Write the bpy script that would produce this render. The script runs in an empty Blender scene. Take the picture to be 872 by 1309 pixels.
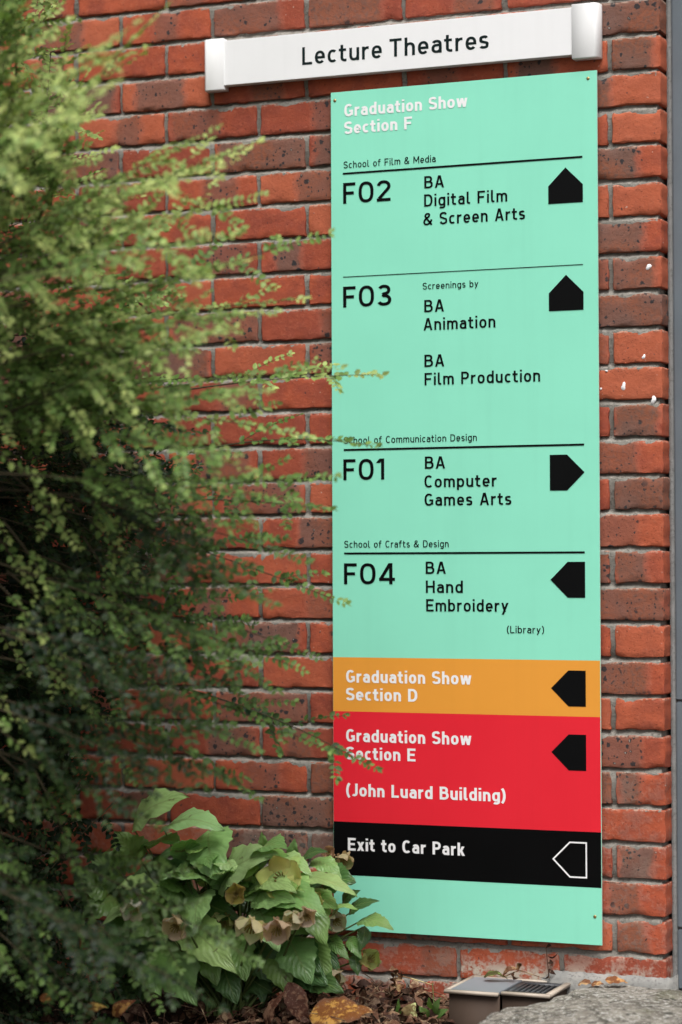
import bpy, bmesh, math, random
import numpy as np
from mathutils import Vector, Matrix, Quaternion

random.seed(7)
rng = np.random.default_rng(11)
scene = bpy.context.scene
COL = scene.collection

# ------------------------------------------------------------------ camera
CAM = np.array([1.19543, -4.64363, 0.88161])
YAW, PITCH, ROLL, FPX = 0.388509, 0.020018, -0.003818, 2998.4
IW, IH = 872.0, 1309.0
_cy, _sy = math.cos(YAW), math.sin(YAW)
_cp, _sp = math.cos(PITCH), math.sin(PITCH)
FW = np.array([-_sy * _cp, _cy * _cp, _sp])
_r0 = np.array([_cy, _sy, 0.0])
_u0 = np.cross(_r0, FW)
RT = math.cos(ROLL) * _r0 + math.sin(ROLL) * _u0
UP = -math.sin(ROLL) * _r0 + math.cos(ROLL) * _u0
cam_d = bpy.data.cameras.new('camera')
cam = bpy.data.objects.new('camera', cam_d)
COL.objects.link(cam)
cam.matrix_world = Matrix(((RT[0], UP[0], -FW[0], CAM[0]), (RT[1], UP[1], -FW[1], CAM[1]),
                           (RT[2], UP[2], -FW[2], CAM[2]), (0, 0, 0, 1)))
cam_d.sensor_fit = 'VERTICAL'
cam_d.sensor_height = 36.0
cam_d.sensor_width = 24.0
cam_d.lens = FPX / IH * 36.0
cam_d.clip_start = 0.05
cam_d.clip_end = 500
cam_d.dof.use_dof = True
cam_d.dof.focus_distance = 4.87
cam_d.dof.aperture_fstop = 2.0
scene.camera = cam

# ------------------------------------------------------------------ light
SUN_EL, SUN_AZ = math.radians(62), math.radians(24)    # azimuth: from the wall's normal, plus = to the right
world = bpy.data.worlds.new('World')
scene.world = world
world.use_nodes = True
wn, wl = world.node_tree.nodes, world.node_tree.links
bg = wn['Background']
sky = wn.new('ShaderNodeTexSky')
sky.sky_type = 'NISHITA'
sky.sun_disc = False
sky.sun_elevation = SUN_EL
sky.sun_rotation = math.radians(180) - SUN_AZ
sky.air_density = 1.0
sky.dust_density = 6.0
sky.ozone_density = 0.6
hs = wn.new('ShaderNodeHueSaturation')                  # overcast: a nearly colourless sky
hs.inputs['Saturation'].default_value = 0.22
wl.new(sky.outputs[0], hs.inputs['Color'])
wl.new(hs.outputs[0], bg.inputs['Color'])
bg.inputs['Strength'].default_value = 0.105
sun_d = bpy.data.lights.new('sun', 'SUN')
sun_d.energy = 2.6
sun_d.angle = math.radians(38)
sun_d.color = (1.0, 0.975, 0.94)
sun = bpy.data.objects.new('sun', sun_d)
COL.objects.link(sun)
_sd = Vector((math.sin(SUN_AZ) * math.cos(SUN_EL), -math.cos(SUN_AZ) * math.cos(SUN_EL), math.sin(SUN_EL)))
sun.rotation_euler = _sd.to_track_quat('Z', 'Y').to_euler()
scene.view_settings.view_transform = 'Standard'
scene.view_settings.look = 'None'
scene.view_settings.gamma = 1.0
scene.view_settings.use_curve_mapping = False
scene.view_settings.exposure = 0.43
scene.render.engine = 'CYCLES'
scene.cycles.use_denoising = True
scene.cycles.max_bounces = 6
scene.cycles.transparent_max_bounces = 6

# ------------------------------------------------------------------ helpers
def at(u, v, Y):
    """photograph pixel -> the point of the plane y = Y seen there (metres)"""
    d = FW * FPX + RT * (u - IW / 2) + UP * (IH / 2 - v)
    return CAM + d * ((Y - CAM[1]) / d[1])

def wall_xz(u, v, Y=-0.018):
    p = at(u, v, Y)
    return p[0], p[2]

def obj(name, me, mats, parent=None):
    o = bpy.data.objects.new(name, me)
    COL.objects.link(o)
    if not isinstance(mats, (list, tuple)):
        mats = [mats]
    for m in mats:
        me.materials.append(m)
    if parent is not None:
        o.parent = parent
        o.matrix_parent_inverse = Matrix.Translation(-Vector(parent.location))
    return o

def tag(o, label=None, cat=None, group=None, kind=None):
    if label: o['label'] = label
    if cat: o['category'] = cat
    if group: o['group'] = group
    if kind: o['kind'] = kind
    return o

def thing(name, loc, label, cat, group=None):
    o = bpy.data.objects.new(name, None)
    o.empty_display_size = 0.05
    COL.objects.link(o)
    o.location = loc
    return tag(o, label, cat, group)

class MB:
    """collects vertices and faces (numpy) into one mesh"""
    def __init__(self):
        self.v, self.f, self.c, self.uv, self.mi, self.n = [], [], [], [], [], 0
    def add(self, verts, faces, col=None, uv=None, mi=0):
        verts = np.asarray(verts, float).reshape(-1, 3)
        faces = np.asarray(faces, int)
        self.v.append(verts)
        self.f.append(faces + self.n)
        self.mi.append(np.full(len(faces), mi))
        if col is not None:
            col = np.asarray(col, float)
            if col.ndim == 1: col = np.tile(col, (len(verts), 1))
            self.c.append(col)
        if uv is not None: self.uv.append(np.asarray(uv, float))
        self.n += len(verts)
    def box(self, x0, x1, y0, y1, z0, z1, mi=0, col=None):
        v = [(x, y, z) for z in (z0, z1) for y in (y0, y1) for x in (x0, x1)]
        f = [(0, 2, 3, 1), (4, 5, 7, 6), (0, 1, 5, 4), (2, 6, 7, 3), (0, 4, 6, 2), (1, 3, 7, 5)]
        self.add(v, f, col, None, mi)
    def tube(self, pts, r0, r1, n=6, col=None, mi=0):
        pts = np.asarray(pts, float)
        m = len(pts)
        tg = np.gradient(pts, axis=0)
        tg /= np.linalg.norm(tg, axis=1)[:, None] + 1e-12
        ref = np.array([0.3, 0.2, 0.93]) if abs(tg[0][2]) < .8 else np.array([0.9, .3, .1])
        a = np.cross(tg, ref); a /= np.linalg.norm(a, axis=1)[:, None] + 1e-12
        b = np.cross(tg, a)
        rad = np.linspace(r0, r1, m)[:, None, None]
        an = np.linspace(0, 2 * np.pi, n, endpoint=False)
        ring = pts[:, None, :] + rad * (a[:, None, :] * np.cos(an)[None, :, None] + b[:, None, :] * np.sin(an)[None, :, None])
        f = [(i * n + k, i * n + (k + 1) % n, (i + 1) * n + (k + 1) % n, (i + 1) * n + k) for i in range(m - 1) for k in range(n)]
        self.add(ring.reshape(-1, 3), f, col, None, mi)
    def build(self, name, mats, parent=None, smooth=False, uvname='UVMap'):
        me = bpy.data.meshes.new(name)
        V = np.concatenate(self.v)
        loops, starts, tot = [], [], 0
        for F in self.f:
            k = F.shape[1]
            starts.append(tot + np.arange(len(F)) * k)
            loops.append(F.reshape(-1)); tot += F.size
        L, S = np.concatenate(loops), np.concatenate(starts)
        me.vertices.add(len(V)); me.vertices.foreach_set('co', V.astype(np.float32).ravel())
        me.loops.add(len(L)); me.loops.foreach_set('vertex_index', L.astype(np.int32))
        me.polygons.add(len(S)); me.polygons.foreach_set('loop_start', S.astype(np.int32))
        me.polygons.foreach_set('material_index', np.concatenate(self.mi).astype(np.int32))
        me.update(calc_edges=True)
        me.validate()
        if smooth:
            me.polygons.foreach_set('use_smooth', np.ones(len(me.polygons), bool))
        if self.c:
            C = np.concatenate(self.c)
            if C.shape[1] == 3: C = np.hstack([C, np.ones((len(C), 1))])
            at_ = me.attributes.new('col', 'FLOAT_COLOR', 'POINT')
            at_.data.foreach_set('color', C.astype(np.float32).ravel())
        if self.uv:
            U = np.concatenate(self.uv)[L]
            me.uv_layers.new(name=uvname).data.foreach_set('uv', U.astype(np.float32).ravel())
        return obj(name, me, mats, parent)

def sstep(a, b, x):
    t = np.clip((x - a) / (b - a), 0, 1)
    return t * t * (3 - 2 * t)

# ---- node material helpers
class NT:
    def __init__(self, name):
        self.m = bpy.data.materials.new(name)
        self.m.use_nodes = True
        self.t = self.m.node_tree
        self.b = self.t.nodes['Principled BSDF']
        self.out = self.t.nodes['Material Output']
    def n(self, typ, **kw):
        nd = self.t.nodes.new(typ)
        for k, v in kw.items():
            if k in nd.inputs: nd.inputs[k].default_value = v
            else: setattr(nd, k, v)
        return nd
    def l(self, a, b): self.t.links.new(a, b)
    def val(self, nd, i, x):
        if hasattr(x, 'is_output') or isinstance(x, bpy.types.NodeSocket): self.l(x, nd.inputs[i])
        else: nd.inputs[i].default_value = x
    def math(self, op, a, b=0.0, c=0.0, clamp=False):
        nd = self.n('ShaderNodeMath', operation=op, use_clamp=clamp)
        self.val(nd, 0, a); self.val(nd, 1, b)
        if op in ('MULTIPLY_ADD', 'SMOOTH_MIN', 'SMOOTH_MAX', 'COMPARE'): self.val(nd, 2, c)
        return nd.outputs[0]
    def step(self, x, lo, hi, o0=0.0, o1=1.0):
        nd = self.n('ShaderNodeMapRange', interpolation_type='SMOOTHSTEP')
        self.val(nd, 0, x); self.val(nd, 1, lo); self.val(nd, 2, hi); self.val(nd, 3, o0); self.val(nd, 4, o1)
        return nd.outputs[0]
    def mix(self, f, a, b, blend='MIX'):
        nd = self.n('ShaderNodeMix', data_type='RGBA', blend_type=blend)
        for i, x in ((0, f), (6, a), (7, b)):
            if isinstance(x, tuple): x = (*x[:3], 1.0)
            self.val(nd, i, x)
        return nd.outputs[2]
    def noise(self, vec, scale, detail=3.0, rough=0.5, dim='3D', w=None):
        nd = self.n('ShaderNodeTexNoise', noise_dimensions=dim)
        if vec is not None: self.l(vec, nd.inputs['Vector'])
        nd.inputs['Scale'].default_value = scale
        nd.inputs['Detail'].default_value = detail
        nd.inputs['Roughness'].default_value = rough
        if w is not None: self.val(nd, nd.inputs.find('W'), w)
        return nd.outputs[0]
    def pos(self):
        return self.n('ShaderNodeTexCoord').outputs['Object']
    def attr(self, name):
        return self.n('ShaderNodeAttribute', attribute_name=name)
    def sep(self, c):
        nd = self.n('ShaderNodeSeparateColor'); self.l(c, nd.inputs[0]); return nd.outputs
    def bump(self, h, dist, strength=1.0, normal=None):
        nd = self.n('ShaderNodeBump')
        nd.inputs['Strength'].default_value = strength
        nd.inputs['Distance'].default_value = dist
        self.l(h, nd.inputs['Height'])
        if normal is not None: self.l(normal, nd.inputs['Normal'])
        return nd.outputs[0]
    def set(self, **kw):
        for k, v in kw.items():
            k = {'base': 'Base Color', 'rough': 'Roughness', 'metal': 'Metallic', 'spec': 'Specular IOR Level', 'normal': 'Normal'}.get(k, k)
            if isinstance(v, tuple) and len(v) == 3: v = (*v, 1.0)
            self.val(self.b, self.b.inputs.find(k), v)
        return self.m

def srgb(r, g, b):
    f = lambda c: (c / 255 / 12.92) if c / 255 <= .04045 else ((c / 255 + .055) / 1.055) ** 2.4
    return (f(r), f(g), f(b))

# ------------------------------------------------------------------ materials
def mat_brick():
    t = NT('fired_brick')
    P = t.pos()
    A = t.sep(t.attr('zone').outputs['Color']); Aa = t.attr('zone').outputs['Alpha']     # centre, half width, amount, seed
    B = t.sep(t.attr('local').outputs['Color']); Ba = t.attr('local').outputs['Alpha']   # lx, lz, bloom, tint
    off = t.n('ShaderNodeVectorMath', operation='ADD'); t.l(P, off.inputs[0])
    cmb = t.n('ShaderNodeCombineXYZ')
    t.l(t.math('MULTIPLY', Aa, 37.0), cmb.inputs[0]); t.l(t.math('MULTIPLY', Aa, 91.0), cmb.inputs[1])
    t.l(cmb.outputs[0], off.inputs[1])
    Q = off.outputs[0]
    n1 = t.noise(Q, 22, 4, .6)
    n2 = t.noise(Q, 130, 3, .6)
    n3 = t.noise(Q, 600, 2, .6)
    n4 = t.noise(Q, 9, 2, .5)
    red_a, red_b, red_c = (0.395, 0.088, 0.043), (0.275, 0.065, 0.040), (0.44, 0.122, 0.062)
    red = t.mix(t.step(n1, .35, .7), red_a, red_b)
    red = t.mix(t.step(Ba, .55, 1.0, 0.0, .75), red, red_c)
    red = t.mix(t.step(Ba, .42, 0.0, 0.0, .7), red, (0.23, 0.055, 0.036))
    red = t.mix(t.step(n2, .52, .75, 0, .35), red, (0.45, 0.15, 0.085))
    # the fired, smoky zone across part of the face
    dx = t.math('ABSOLUTE', t.math('SUBTRACT', B[0], A[0]))
    edge = t.math('ADD', dx, t.math('MULTIPLY', t.math('SUBTRACT', n1, .5), .05))
    zone = t.math('MULTIPLY', t.step(t.math('SUBTRACT', A[1], edge), -.009, .010), A[2], clamp=True)
    br = t.mix(t.step(n4, .35, .65), (0.24, 0.088, 0.052), (0.165, 0.095, 0.077))
    br = t.mix(t.step(n2, .4, .7), br, (0.16, 0.085, 0.065))
    col = t.mix(zone, red, br)
    halo = t.math('MULTIPLY', t.step(t.math('SUBTRACT', A[1], edge), -.014, -.002), A[2], clamp=True)
    col = t.mix(t.math('MULTIPLY', t.math('SUBTRACT', halo, zone, clamp=True), .5), col, (0.40, 0.13, 0.085))
    # black blister spots
    wq = t.n('ShaderNodeVectorMath', operation='ADD'); t.l(Q, wq.inputs[0])
    nn = t.n('ShaderNodeTexNoise', Scale=120.0, Detail=2.0); t.l(Q, nn.inputs['Vector'])
    sc = t.n('ShaderNodeVectorMath', operation='SCALE'); t.l(nn.outputs['Color'], sc.inputs[0]); sc.inputs['Scale'].default_value = 0.010
    t.l(sc.outputs[0], wq.inputs[1])
    def spots(scale, lo, keep):
        v = t.n('ShaderNodeTexVoronoi', Scale=scale, Randomness=1.0); t.l(wq.outputs[0], v.inputs['Vector'])
        rc = t.sep(v.outputs['Color'])
        has = t.math('GREATER_THAN', rc[0], keep)
        r = t.math('MULTIPLY_ADD', rc[1], .26, lo)
        return t.math('MULTIPLY', t.step(t.math('SUBTRACT', r, v.outputs['Distance']), -.03, .06), has)
    wide = t.step(t.math('SUBTRACT', A[1], edge), -.012, .004)
    sp = t.math('MULTIPLY', t.math('MAXIMUM', spots(52, .12, .46), spots(120, .14, .58)), t.math('MULTIPLY', wide, t.step(A[2], .2, .5)))
    sp = t.math('MULTIPLY', sp, t.step(n4, .36, .46))
    few = t.math('MULTIPLY', spots(110, .04, .94), .85)
    sp = t.math('MAXIMUM', sp, few)
    col = t.mix(t.math('MULTIPLY', sp, .93), col, (0.030, 0.031, 0.034))
    # lime bloom and dirt
    bl = t.math('MULTIPLY', B[2], t.step(t.math('ADD', n1, t.math('MULTIPLY', t.math('SUBTRACT', n2, .5), .6)), .42, .62))
    col = t.mix(bl, col, (0.46, 0.40, 0.33))
    arris = t.math('MULTIPLY', t.step(B[1], .0265, .0315), t.step(n2, .42, .60))
    col = t.mix(t.math('MULTIPLY', arris, .55), col, (0.46, 0.34, 0.27))
    fleck = t.math('MULTIPLY', spots(120, -.02, .90), .55)
    col = t.mix(t.math('MULTIPLY', fleck, t.step(n4, .4, .6)), col, (0.55, 0.45, 0.38))
    pit = t.step(t.noise(Q, 330, 1, .5), .66, .74)
    col = t.mix(t.math('MULTIPLY', pit, .55), col, (0.10, 0.035, 0.025))
    h = t.math('ADD', t.math('MULTIPLY', n3, .32), t.math('ADD', t.math('MULTIPLY', n2, .7), t.math('MULTIPLY', n1, .5)))
    h = t.math('SUBTRACT', h, t.math('MULTIPLY', pit, .5))
    nrm = t.bump(h, .0020, .85)
    return t.set(base=col, rough=t.step(sp, 0, 1, .85, .5), spec=.15, normal=nrm)

def mat_rough(name, c1, c2, c3, s=(20, 150, 600), bump=.002, rough=.9):
    t = NT(name); P = t.pos()
    a, b, c = t.noise(P, s[0], 4, .6), t.noise(P, s[1], 4, .65), t.noise(P, s[2], 2, .6)
    col = t.mix(t.step(a, .35, .65), c1, c2)
    col = t.mix(t.step(b, .5, .72), col, c3)
    h = t.math('ADD', t.math('MULTIPLY', b, 1.0), t.math('MULTIPLY', c, .35))
    return t.set(base=col, rough=rough, spec=.25, normal=t.bump(h, bump, .8))

def mat_paint(name, c, rough=.35, var=.06, dirt=.0, spec=.5):
    t = NT(name); P = t.pos()
    a = t.noise(P, 6, 4, .6); b = t.noise(P, 900, 2, .5)
    col = t.mix(t.step(a, .3, .7, 0, 1), tuple(x * (1 - var) for x in c), c)
    st = t.n('ShaderNodeVectorMath', operation='MULTIPLY'); t.l(P, st.inputs[0]); st.inputs[1].default_value = (38, 38, 1.6)
    col = t.mix(t.math('MULTIPLY', t.step(t.noise(st.outputs[0], 1.0, 4, .6), .45, .8), .10), col, t.mix(1.0, col, (.72, .74, .72), 'MULTIPLY'))
    if dirt:
        d = t.math('MULTIPLY', t.step(t.noise(P, 70, 5, .7), .62, .8), dirt)
        col = t.mix(d, col, (.20, .19, .16))
    return t.set(base=col, rough=t.step(a, .3, .7, rough, rough + .08), spec=spec, normal=t.bump(b, .00008, .5))

def mat_leaf(name, rough=.4, trans=.25, veins=False, spec=.45, tint=(1.0, 1.15, .5)):
    t = NT(name)
    c = t.attr('col').outputs['Color']
    P = t.pos()
    n = t.noise(P, 60, 3, .6)
    col = t.mix(t.step(n, .3, .7, 0, .35), c, t.mix(1.0, c, (.72, .72, .7), 'MULTIPLY'))
    if veins:
        uv = t.n('ShaderNodeUVMap').outputs[0]
        sx = t.n('ShaderNodeSeparateXYZ'); t.l(uv, sx.inputs[0])
        du = t.math('ABSOLUTE', t.math('SUBTRACT', sx.outputs[0], .5))
        mid = t.step(du, .035, .008)
        ph = t.math('SUBTRACT', t.math('MULTIPLY', sx.outputs[1], 8.5), t.math('MULTIPLY', du, 5.5))
        ph = t.math('ADD', ph, t.math('MULTIPLY', n, .5))
        fr = t.math('ABSOLUTE', t.math('SUBTRACT', t.math('FRACT', ph), .5))
        side = t.step(fr, .06, .0)
        col = t.mix(t.math('MULTIPLY', mid, .6), col, (.22, .30, .10))
        col = t.mix(t.math('MULTIPLY', side, .22), col, (.20, .29, .10))
        hole = t.step(t.noise(P, 38, 2, .5), .70, .74)
        col = t.mix(t.math('MULTIPLY', hole, .7), col, (.10, .065, .02))
        h = t.math('ADD', t.math('MULTIPLY', fr, 1.2), t.math('MULTIPLY', t.noise(P, 160, 3, .6), .6))
        t.set(normal=t.bump(h, .0016, .7))
    t.set(base=col, rough=rough, spec=spec)
    tr = t.n('ShaderNodeBsdfTranslucent')
    t.l(t.mix(1.0, col, tint, 'MULTIPLY'), tr.inputs['Color'])
    mx = t.n('ShaderNodeMixShader'); mx.inputs[0].default_value = trans
    t.l(t.b.outputs[0], mx.inputs[1]); t.l(tr.outputs[0], mx.inputs[2]); t.l(mx.outputs[0], t.out.inputs['Surface'])
    return t.m

def mat_dead(name):
    t = NT(name); P = t.pos()
    c = t.attr('col').outputs['Color']
    a = t.noise(P, 45, 4, .65); b = t.noise(P, 200, 3, .6)
    col = t.mix(t.step(a, .40, .50), c, t.mix(1.0, c, (.34, .22, .2), 'MULTIPLY'))
    col = t.mix(t.step(b, .55, .75, 0, .5), col, (.30, .22, .15))
    return t.set(base=col, rough=.75, spec=.25, normal=t.bump(b, .002, .7))

M = {}
M['brick'] = mat_brick()
M['mortar'] = mat_rough('lime_mortar', (.22, .205, .18), (.30, .28, .25), (.13, .12, .105), bump=.003)
M['cement'] = mat_rough('grey_cement', (.22, .22, .21), (.30, .29, .27), (.15, .145, .14), bump=.002)
M['green'] = mat_paint('mint_green_print', (0.262, 0.735, 0.545), .45, .03, .03, .25)
M['orange'] = mat_paint('orange_print', (0.76, 0.315, 0.042), .45, .03, 0, .25)
M['red'] = mat_paint('red_print', (0.74, 0.018, 0.034), .45, .04, 0, .25)
M['black'] = mat_paint('black_print', (0.0028, 0.0028, 0.003), .5, .1, 0, .06)
M['white_ink'] = mat_paint('white_vinyl', (.84, .83, .84), .4, .02)
M['black_ink'] = mat_paint('black_vinyl', (0.003, 0.0032, 0.0035), .5, .05, 0, .08)
M['dark_ink'] = mat_paint('dark_green_lettering', (0.006, 0.014, 0.014), .5, .05, 0, .1)
M['edge'] = mat_paint('panel_edge', (.62, .66, .62), .4, .04)
M['white'] = mat_paint('white_enamel', (.80, .80, .81), .32, .03, .04)
M['cap_white'] = mat_paint('white_end_plastic', (.83, .83, .83), .4, .03, .03)
M['brass'] = NT('dull_brass').set(base=(.42, .30, .13), rough=.4, metal=.9)
M['grey_metal'] = mat_paint('blue_grey_paint', (.125, .150, .172), .42, .12, .15)
M['sealant'] = mat_rough('grey_sealant', (.20, .205, .20), (.25, .25, .245), (.15, .15, .145), bump=.0012, rough=.7)
M['leaf'] = mat_leaf('shrub_leaf', .42, .30, False, .18)
M['twig'] = mat_rough('brown_twig', (.045, .036, .020), (.065, .052, .028), (.03, .024, .014), (40, 200, 600), .001)
M['bark'] = mat_rough('dark_bark', (.035, .026, .018), (.05, .037, .026), (.025, .018, .013), (40, 200, 600), .001)
M['hleaf'] = mat_leaf('hellebore_leaf', .33, .22, True, .6)
M['stemgreen'] = mat_rough('green_stalk', (.07, .11, .03), (.10, .14, .04), (.10, .08, .04), (30, 200, 600), .0006, .6)
M['tepal'] = mat_leaf('flower_tepal', .6, .5, False, .25, (1.0, 1.0, .85))
M['dead'] = mat_dead('dry_leaf')
M['soil'] = mat_rough('dark_soil', (.030, .022, .016), (.05, .037, .026), (.018, .014, .011), (12, 70, 300), .012, .95)
M['beige'] = mat_paint('beige_plastic', (.44, .37, .30), .5, .1, .35)
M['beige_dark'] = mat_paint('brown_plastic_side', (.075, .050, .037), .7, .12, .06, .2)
M['lid'] = mat_paint('grey_plastic_lid', (.20, .215, .24), .4, .15, .25)
M['grate'] = mat_paint('black_plastic_grate', (.040, .042, .048), .45, .2, .1)
M['hollow'] = mat_paint('black_gap_shade', (.004, .004, .004), .3, .1)  # near black, paints the shade seen between the grating bars

def mat_stone():
    t = NT('lichened_stone'); P = t.pos()
    a = t.noise(P, 18, 6, .7); b = t.noise(P, 90, 6, .75); c = t.noise(P, 340, 3, .6)
    col = t.mix(t.step(a, .38, .62), (.30, .275, .235), (.13, .118, .098))
    col = t.mix(t.step(b, .52, .60), col, (.52, .50, .45))
    col = t.mix(t.step(t.noise(P, 75, 6, .75), .56, .62), col, (.62, .61, .58))
    col = t.mix(t.step(t.noise(P, 50, 6, .72), .55, .63), col, (.05, .05, .042))
    col = t.mix(t.step(t.noise(P, 7, 3, .6), .55, .7, 0, .5), col, (.20, .20, .12))
    h = t.math('ADD', t.math('MULTIPLY', b, 1.0), t.math('MULTIPLY', c, .4))
    return t.set(base=col, rough=.92, spec=.2, normal=t.bump(h, .010, 1.0))
M['stone'] = mat_stone()
M['paving'] = mat_rough('grey_paving', (.24, .235, .22), (.30, .29, .275), (.19, .185, .175), (2, 30, 200), .003)

# ------------------------------------------------------------------ ground
def ground_sheet():
    m = MB()
    xs = np.concatenate([[-60, -20, -8, -4], np.linspace(-2.6, .8, 120), [2, 4, 8, 20, 60]])
    ys = np.concatenate([[-60, -20, -8, -4, -3, -2.4], np.linspace(-2, 0.02, 70), [.4, 4, 20]])
    X, Y = np.meshgrid(xs, ys)
    Z = np.full_like(X, -.085) + .02 * sstep(-.25, -.02, Y)
    near = (np.abs(X + .9) < 1.75) & (Y > -2.05) & (Y < 0.03)
    Z += np.where(near, .012 * np.sin(X * 23 + 3 * np.sin(Y * 17)) * np.cos(Y * 29 + X * 7) + rng.normal(0, .004, X.shape), 0)
    Z = np.where(Y > .03, -.3, Z)
    nx, ny = len(xs), len(ys)
    i, j = np.meshgrid(np.arange(nx - 1), np.arange(ny - 1))
    a = (j * nx + i).ravel()
    m.add(np.stack([X, Y, Z], -1).reshape(-1, 3), np.stack([a, a + 1, a + nx + 1, a + nx], 1))
    return tag(m.build('ground', M['soil'], None, True), kind='structure')
ground_sheet()
m = MB(); m.box(-60, 60, -60, -2.3, -.2, -.055)
tag(m.build('pavement', M['paving']), kind='structure')

# ------------------------------------------------------------------ brick wall
wall = thing('brick_wall', (0, 0, 0), 'red brick wall of mottled bricks with dark fired spots behind the signs', 'wall')
def rounded_box(lx, ly, lz, nx, ny, nz, R):
    """closed rounded box, front face at y=0, x in 0..-lx, as (verts, faces)"""
    def ax(L, n):
        e = np.array([0, R * .35, R])
        return np.concatenate([e, np.linspace(R, L - R, n + 1)[1:-1], L - e[::-1]]) if n > 1 else np.concatenate([e, L - e[::-1]])
    gx, gy, gz = ax(lx, nx), ax(ly, ny), ax(lz, nz)
    V, F, idx = [], [], {}
    def vid(p):
        k = tuple(np.round(p, 6))
        if k not in idx:
            idx[k] = len(V); V.append(p)
        return idx[k]
    def face(ga, gb, fn, flip):
        for i in range(len(ga) - 1):
            for j in range(len(gb) - 1):
                q = [vid(fn(ga[a], gb[b])) for a, b in ((i, j), (i + 1, j), (i + 1, j + 1), (i, j + 1))]
                F.append(q[::-1] if flip else q)
    face(gx, gz, lambda a, b: (-a, 0., b), True)
    face(gx, gz, lambda a, b: (-a, ly, b), False)
    face(gy, gz, lambda a, b: (0., a, b), False)
    face(gy, gz, lambda a, b: (-lx, a, b), True)
    face(gx, gy, lambda a, b: (-a, b, 0.), False)
    face(gx, gy, lambda a, b: (-a, b, lz), True)
    V = np.array(V, float)
    inner = np.stack([np.clip(V[:, 0], -lx + R, -R), np.clip(V[:, 1], R, ly - R), np.clip(V[:, 2], R, lz - R)], 1)
    d = V - inner
    L = np.linalg.norm(d, axis=1)
    V = inner + d / np.maximum(L, 1e-9)[:, None] * R
    return V, np.array(F)
R_ = .0027
PROTO = {}
for hi in (0, 1):
    n = (18, 3, 7) if hi else (1, 1, 1)
    PROTO['s', hi] = rounded_box(.215, .102, .065, n[0], n[1], n[2], R_)
    PROTO['h', hi] = rounded_box(.102, .215, .065, 9 if hi else 1, 8 if hi else 1, n[2], R_)
bm_v, bm_f, bm_z, bm_l, off = [], [], [], [], 0
# hand-set zones for bricks one can recognise: (row, column index from the corner) -> centre, half width, amount, tint, bloom
SPECIAL = {}
def put_brick(kind, xr, row, hi, key):
    global off
    V, F = PROTO[kind, hi]
    V = V.copy()
    lx = .215 if kind == 's' else .102
    seed = random.random()
    # wobble of the arrises and face, small tilt
    ph = rng.uniform(0, 6.28, 6)
    x, y, z = V[:, 0], V[:, 1], V[:, 2]
    V[:, 2] += (z - .0325) / .0325 * (.0006 * np.sin(x * 50 + ph[0]) + .0004 * np.sin(x * 170 + ph[1]) + .0004 * np.sin(x * 420 + ph[5]))
    V[:, 0] += (np.abs(x + lx / 2) / (lx / 2)) * .0008 * np.sin(z * 150 + ph[2])
    V[:, 1] += .0003 * np.sin(x * 45 + ph[3]) * np.sin(z * 70 + ph[4])
    if hi:
        V += rng.normal(0, .00045, V.shape)
        for _ in range(random.choice((1, 1, 2, 3, 4))):         # chipped arris
            cx, cz = -random.random() * lx, random.choice((0.0, .065))
            d = np.sqrt(((V[:, 0] - cx) / random.uniform(.006, .018)) ** 2 + ((V[:, 2] - cz) / .007) ** 2 + (V[:, 1] / .012) ** 2)
            k = np.exp(-d * d)
            V[:, 1] += k * .0035; V[:, 2] += k * (.0025 if cz == 0 else -.0025)
    rx, rz = rng.normal(0, .004), rng.normal(0, .0045)
    V[:, 1] += (V[:, 0] + lx / 2) * rx + (V[:, 2] - .0325) * rz * 2 + abs(rng.normal(0, .0007)) * (1 if xr < -.01 else 0)
    loc = np.stack([V[:, 0] + lx / 2, V[:, 2] - .0325], 1)
    V[:, 0] += xr + (rng.normal(0, .0010) if xr < -.01 else 0)
    V[:, 2] += row * .075 + .005 + rng.normal(0, .0007)
    r = random.random()
    if key in SPECIAL: c, hw, amt, tint, bloom = SPECIAL[key]
    else:
        tint = random.random()
        bloom = 0.0
        if r < .36: c, hw, amt = 0, 0, 0
        elif r < .88: c, hw, amt = random.uniform(-.35, .35) * lx, random.uniform(.12, .28) * lx, random.uniform(.5, .95)
        else: c, hw, amt = random.uniform(-.2, .2) * lx, random.uniform(.36, .6) * lx, random.uniform(.75, 1)
        if row <= -1: bloom = .55
        elif row <= 3: bloom = .18
    n = len(V)
    bm_v.append(V); bm_f.append(F + off); off += n
    bm_z.append(np.tile([c, hw, amt, seed], (n, 1)))
    bl = np.full(n, bloom)
    if row == 0 and xr > -.25: bl = np.clip(.35 + .9 * sstep(.02, -.03, loc[:, 1]), 0, 1)
    bm_l.append(np.column_stack([loc, bl, np.full(n, tint)]))

S, HB = 's', 'h'
for row, c, hw, amt, tint in [   # quoin bricks up the right edge, as in the photograph (row, zone centre, half width, amount, tint)
    (26, .0, .2, .95, .3), (25, -.012, .045, 1, .8), (24, -.045, .05, .95, .9), (23, 0, 0, 0, .9), (22, -.03, .09, 1, .7),
    (21, 0, 0, 0, .85), (20, -.03, .10, .95, .6), (19, -.008, .045, .9, .8), (18, .0, .12, .95, .5), (17, 0, 0, 0, .9),
    (16, 0, 0, 0, .95), (15, -.005, .046, 1, .6), (14, -.02, .075, .75, .7), (13, .0, .06, .95, .5), (12, -.01, .06, .5, .75),
    (11, -.015, .035, .9, .7), (10, -.01, .12, .85, .6), (9, 0, 0, 0, .8), (8, .01, .06, .9, .5), (7, 0, .0, 0, .7),
    (6, .0, .06, .7, .6), (5, -.025, .022, .9, .6), (4, 0, 0, 0, .45), (3, -.01, .035, .95, .5), (2, .02, .03, .85, .35), (1, -.02, .03, .95, .55)]:
    SPECIAL[row, 0] = (c, hw, amt, tint, .10 if row < 6 else .0)
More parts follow.
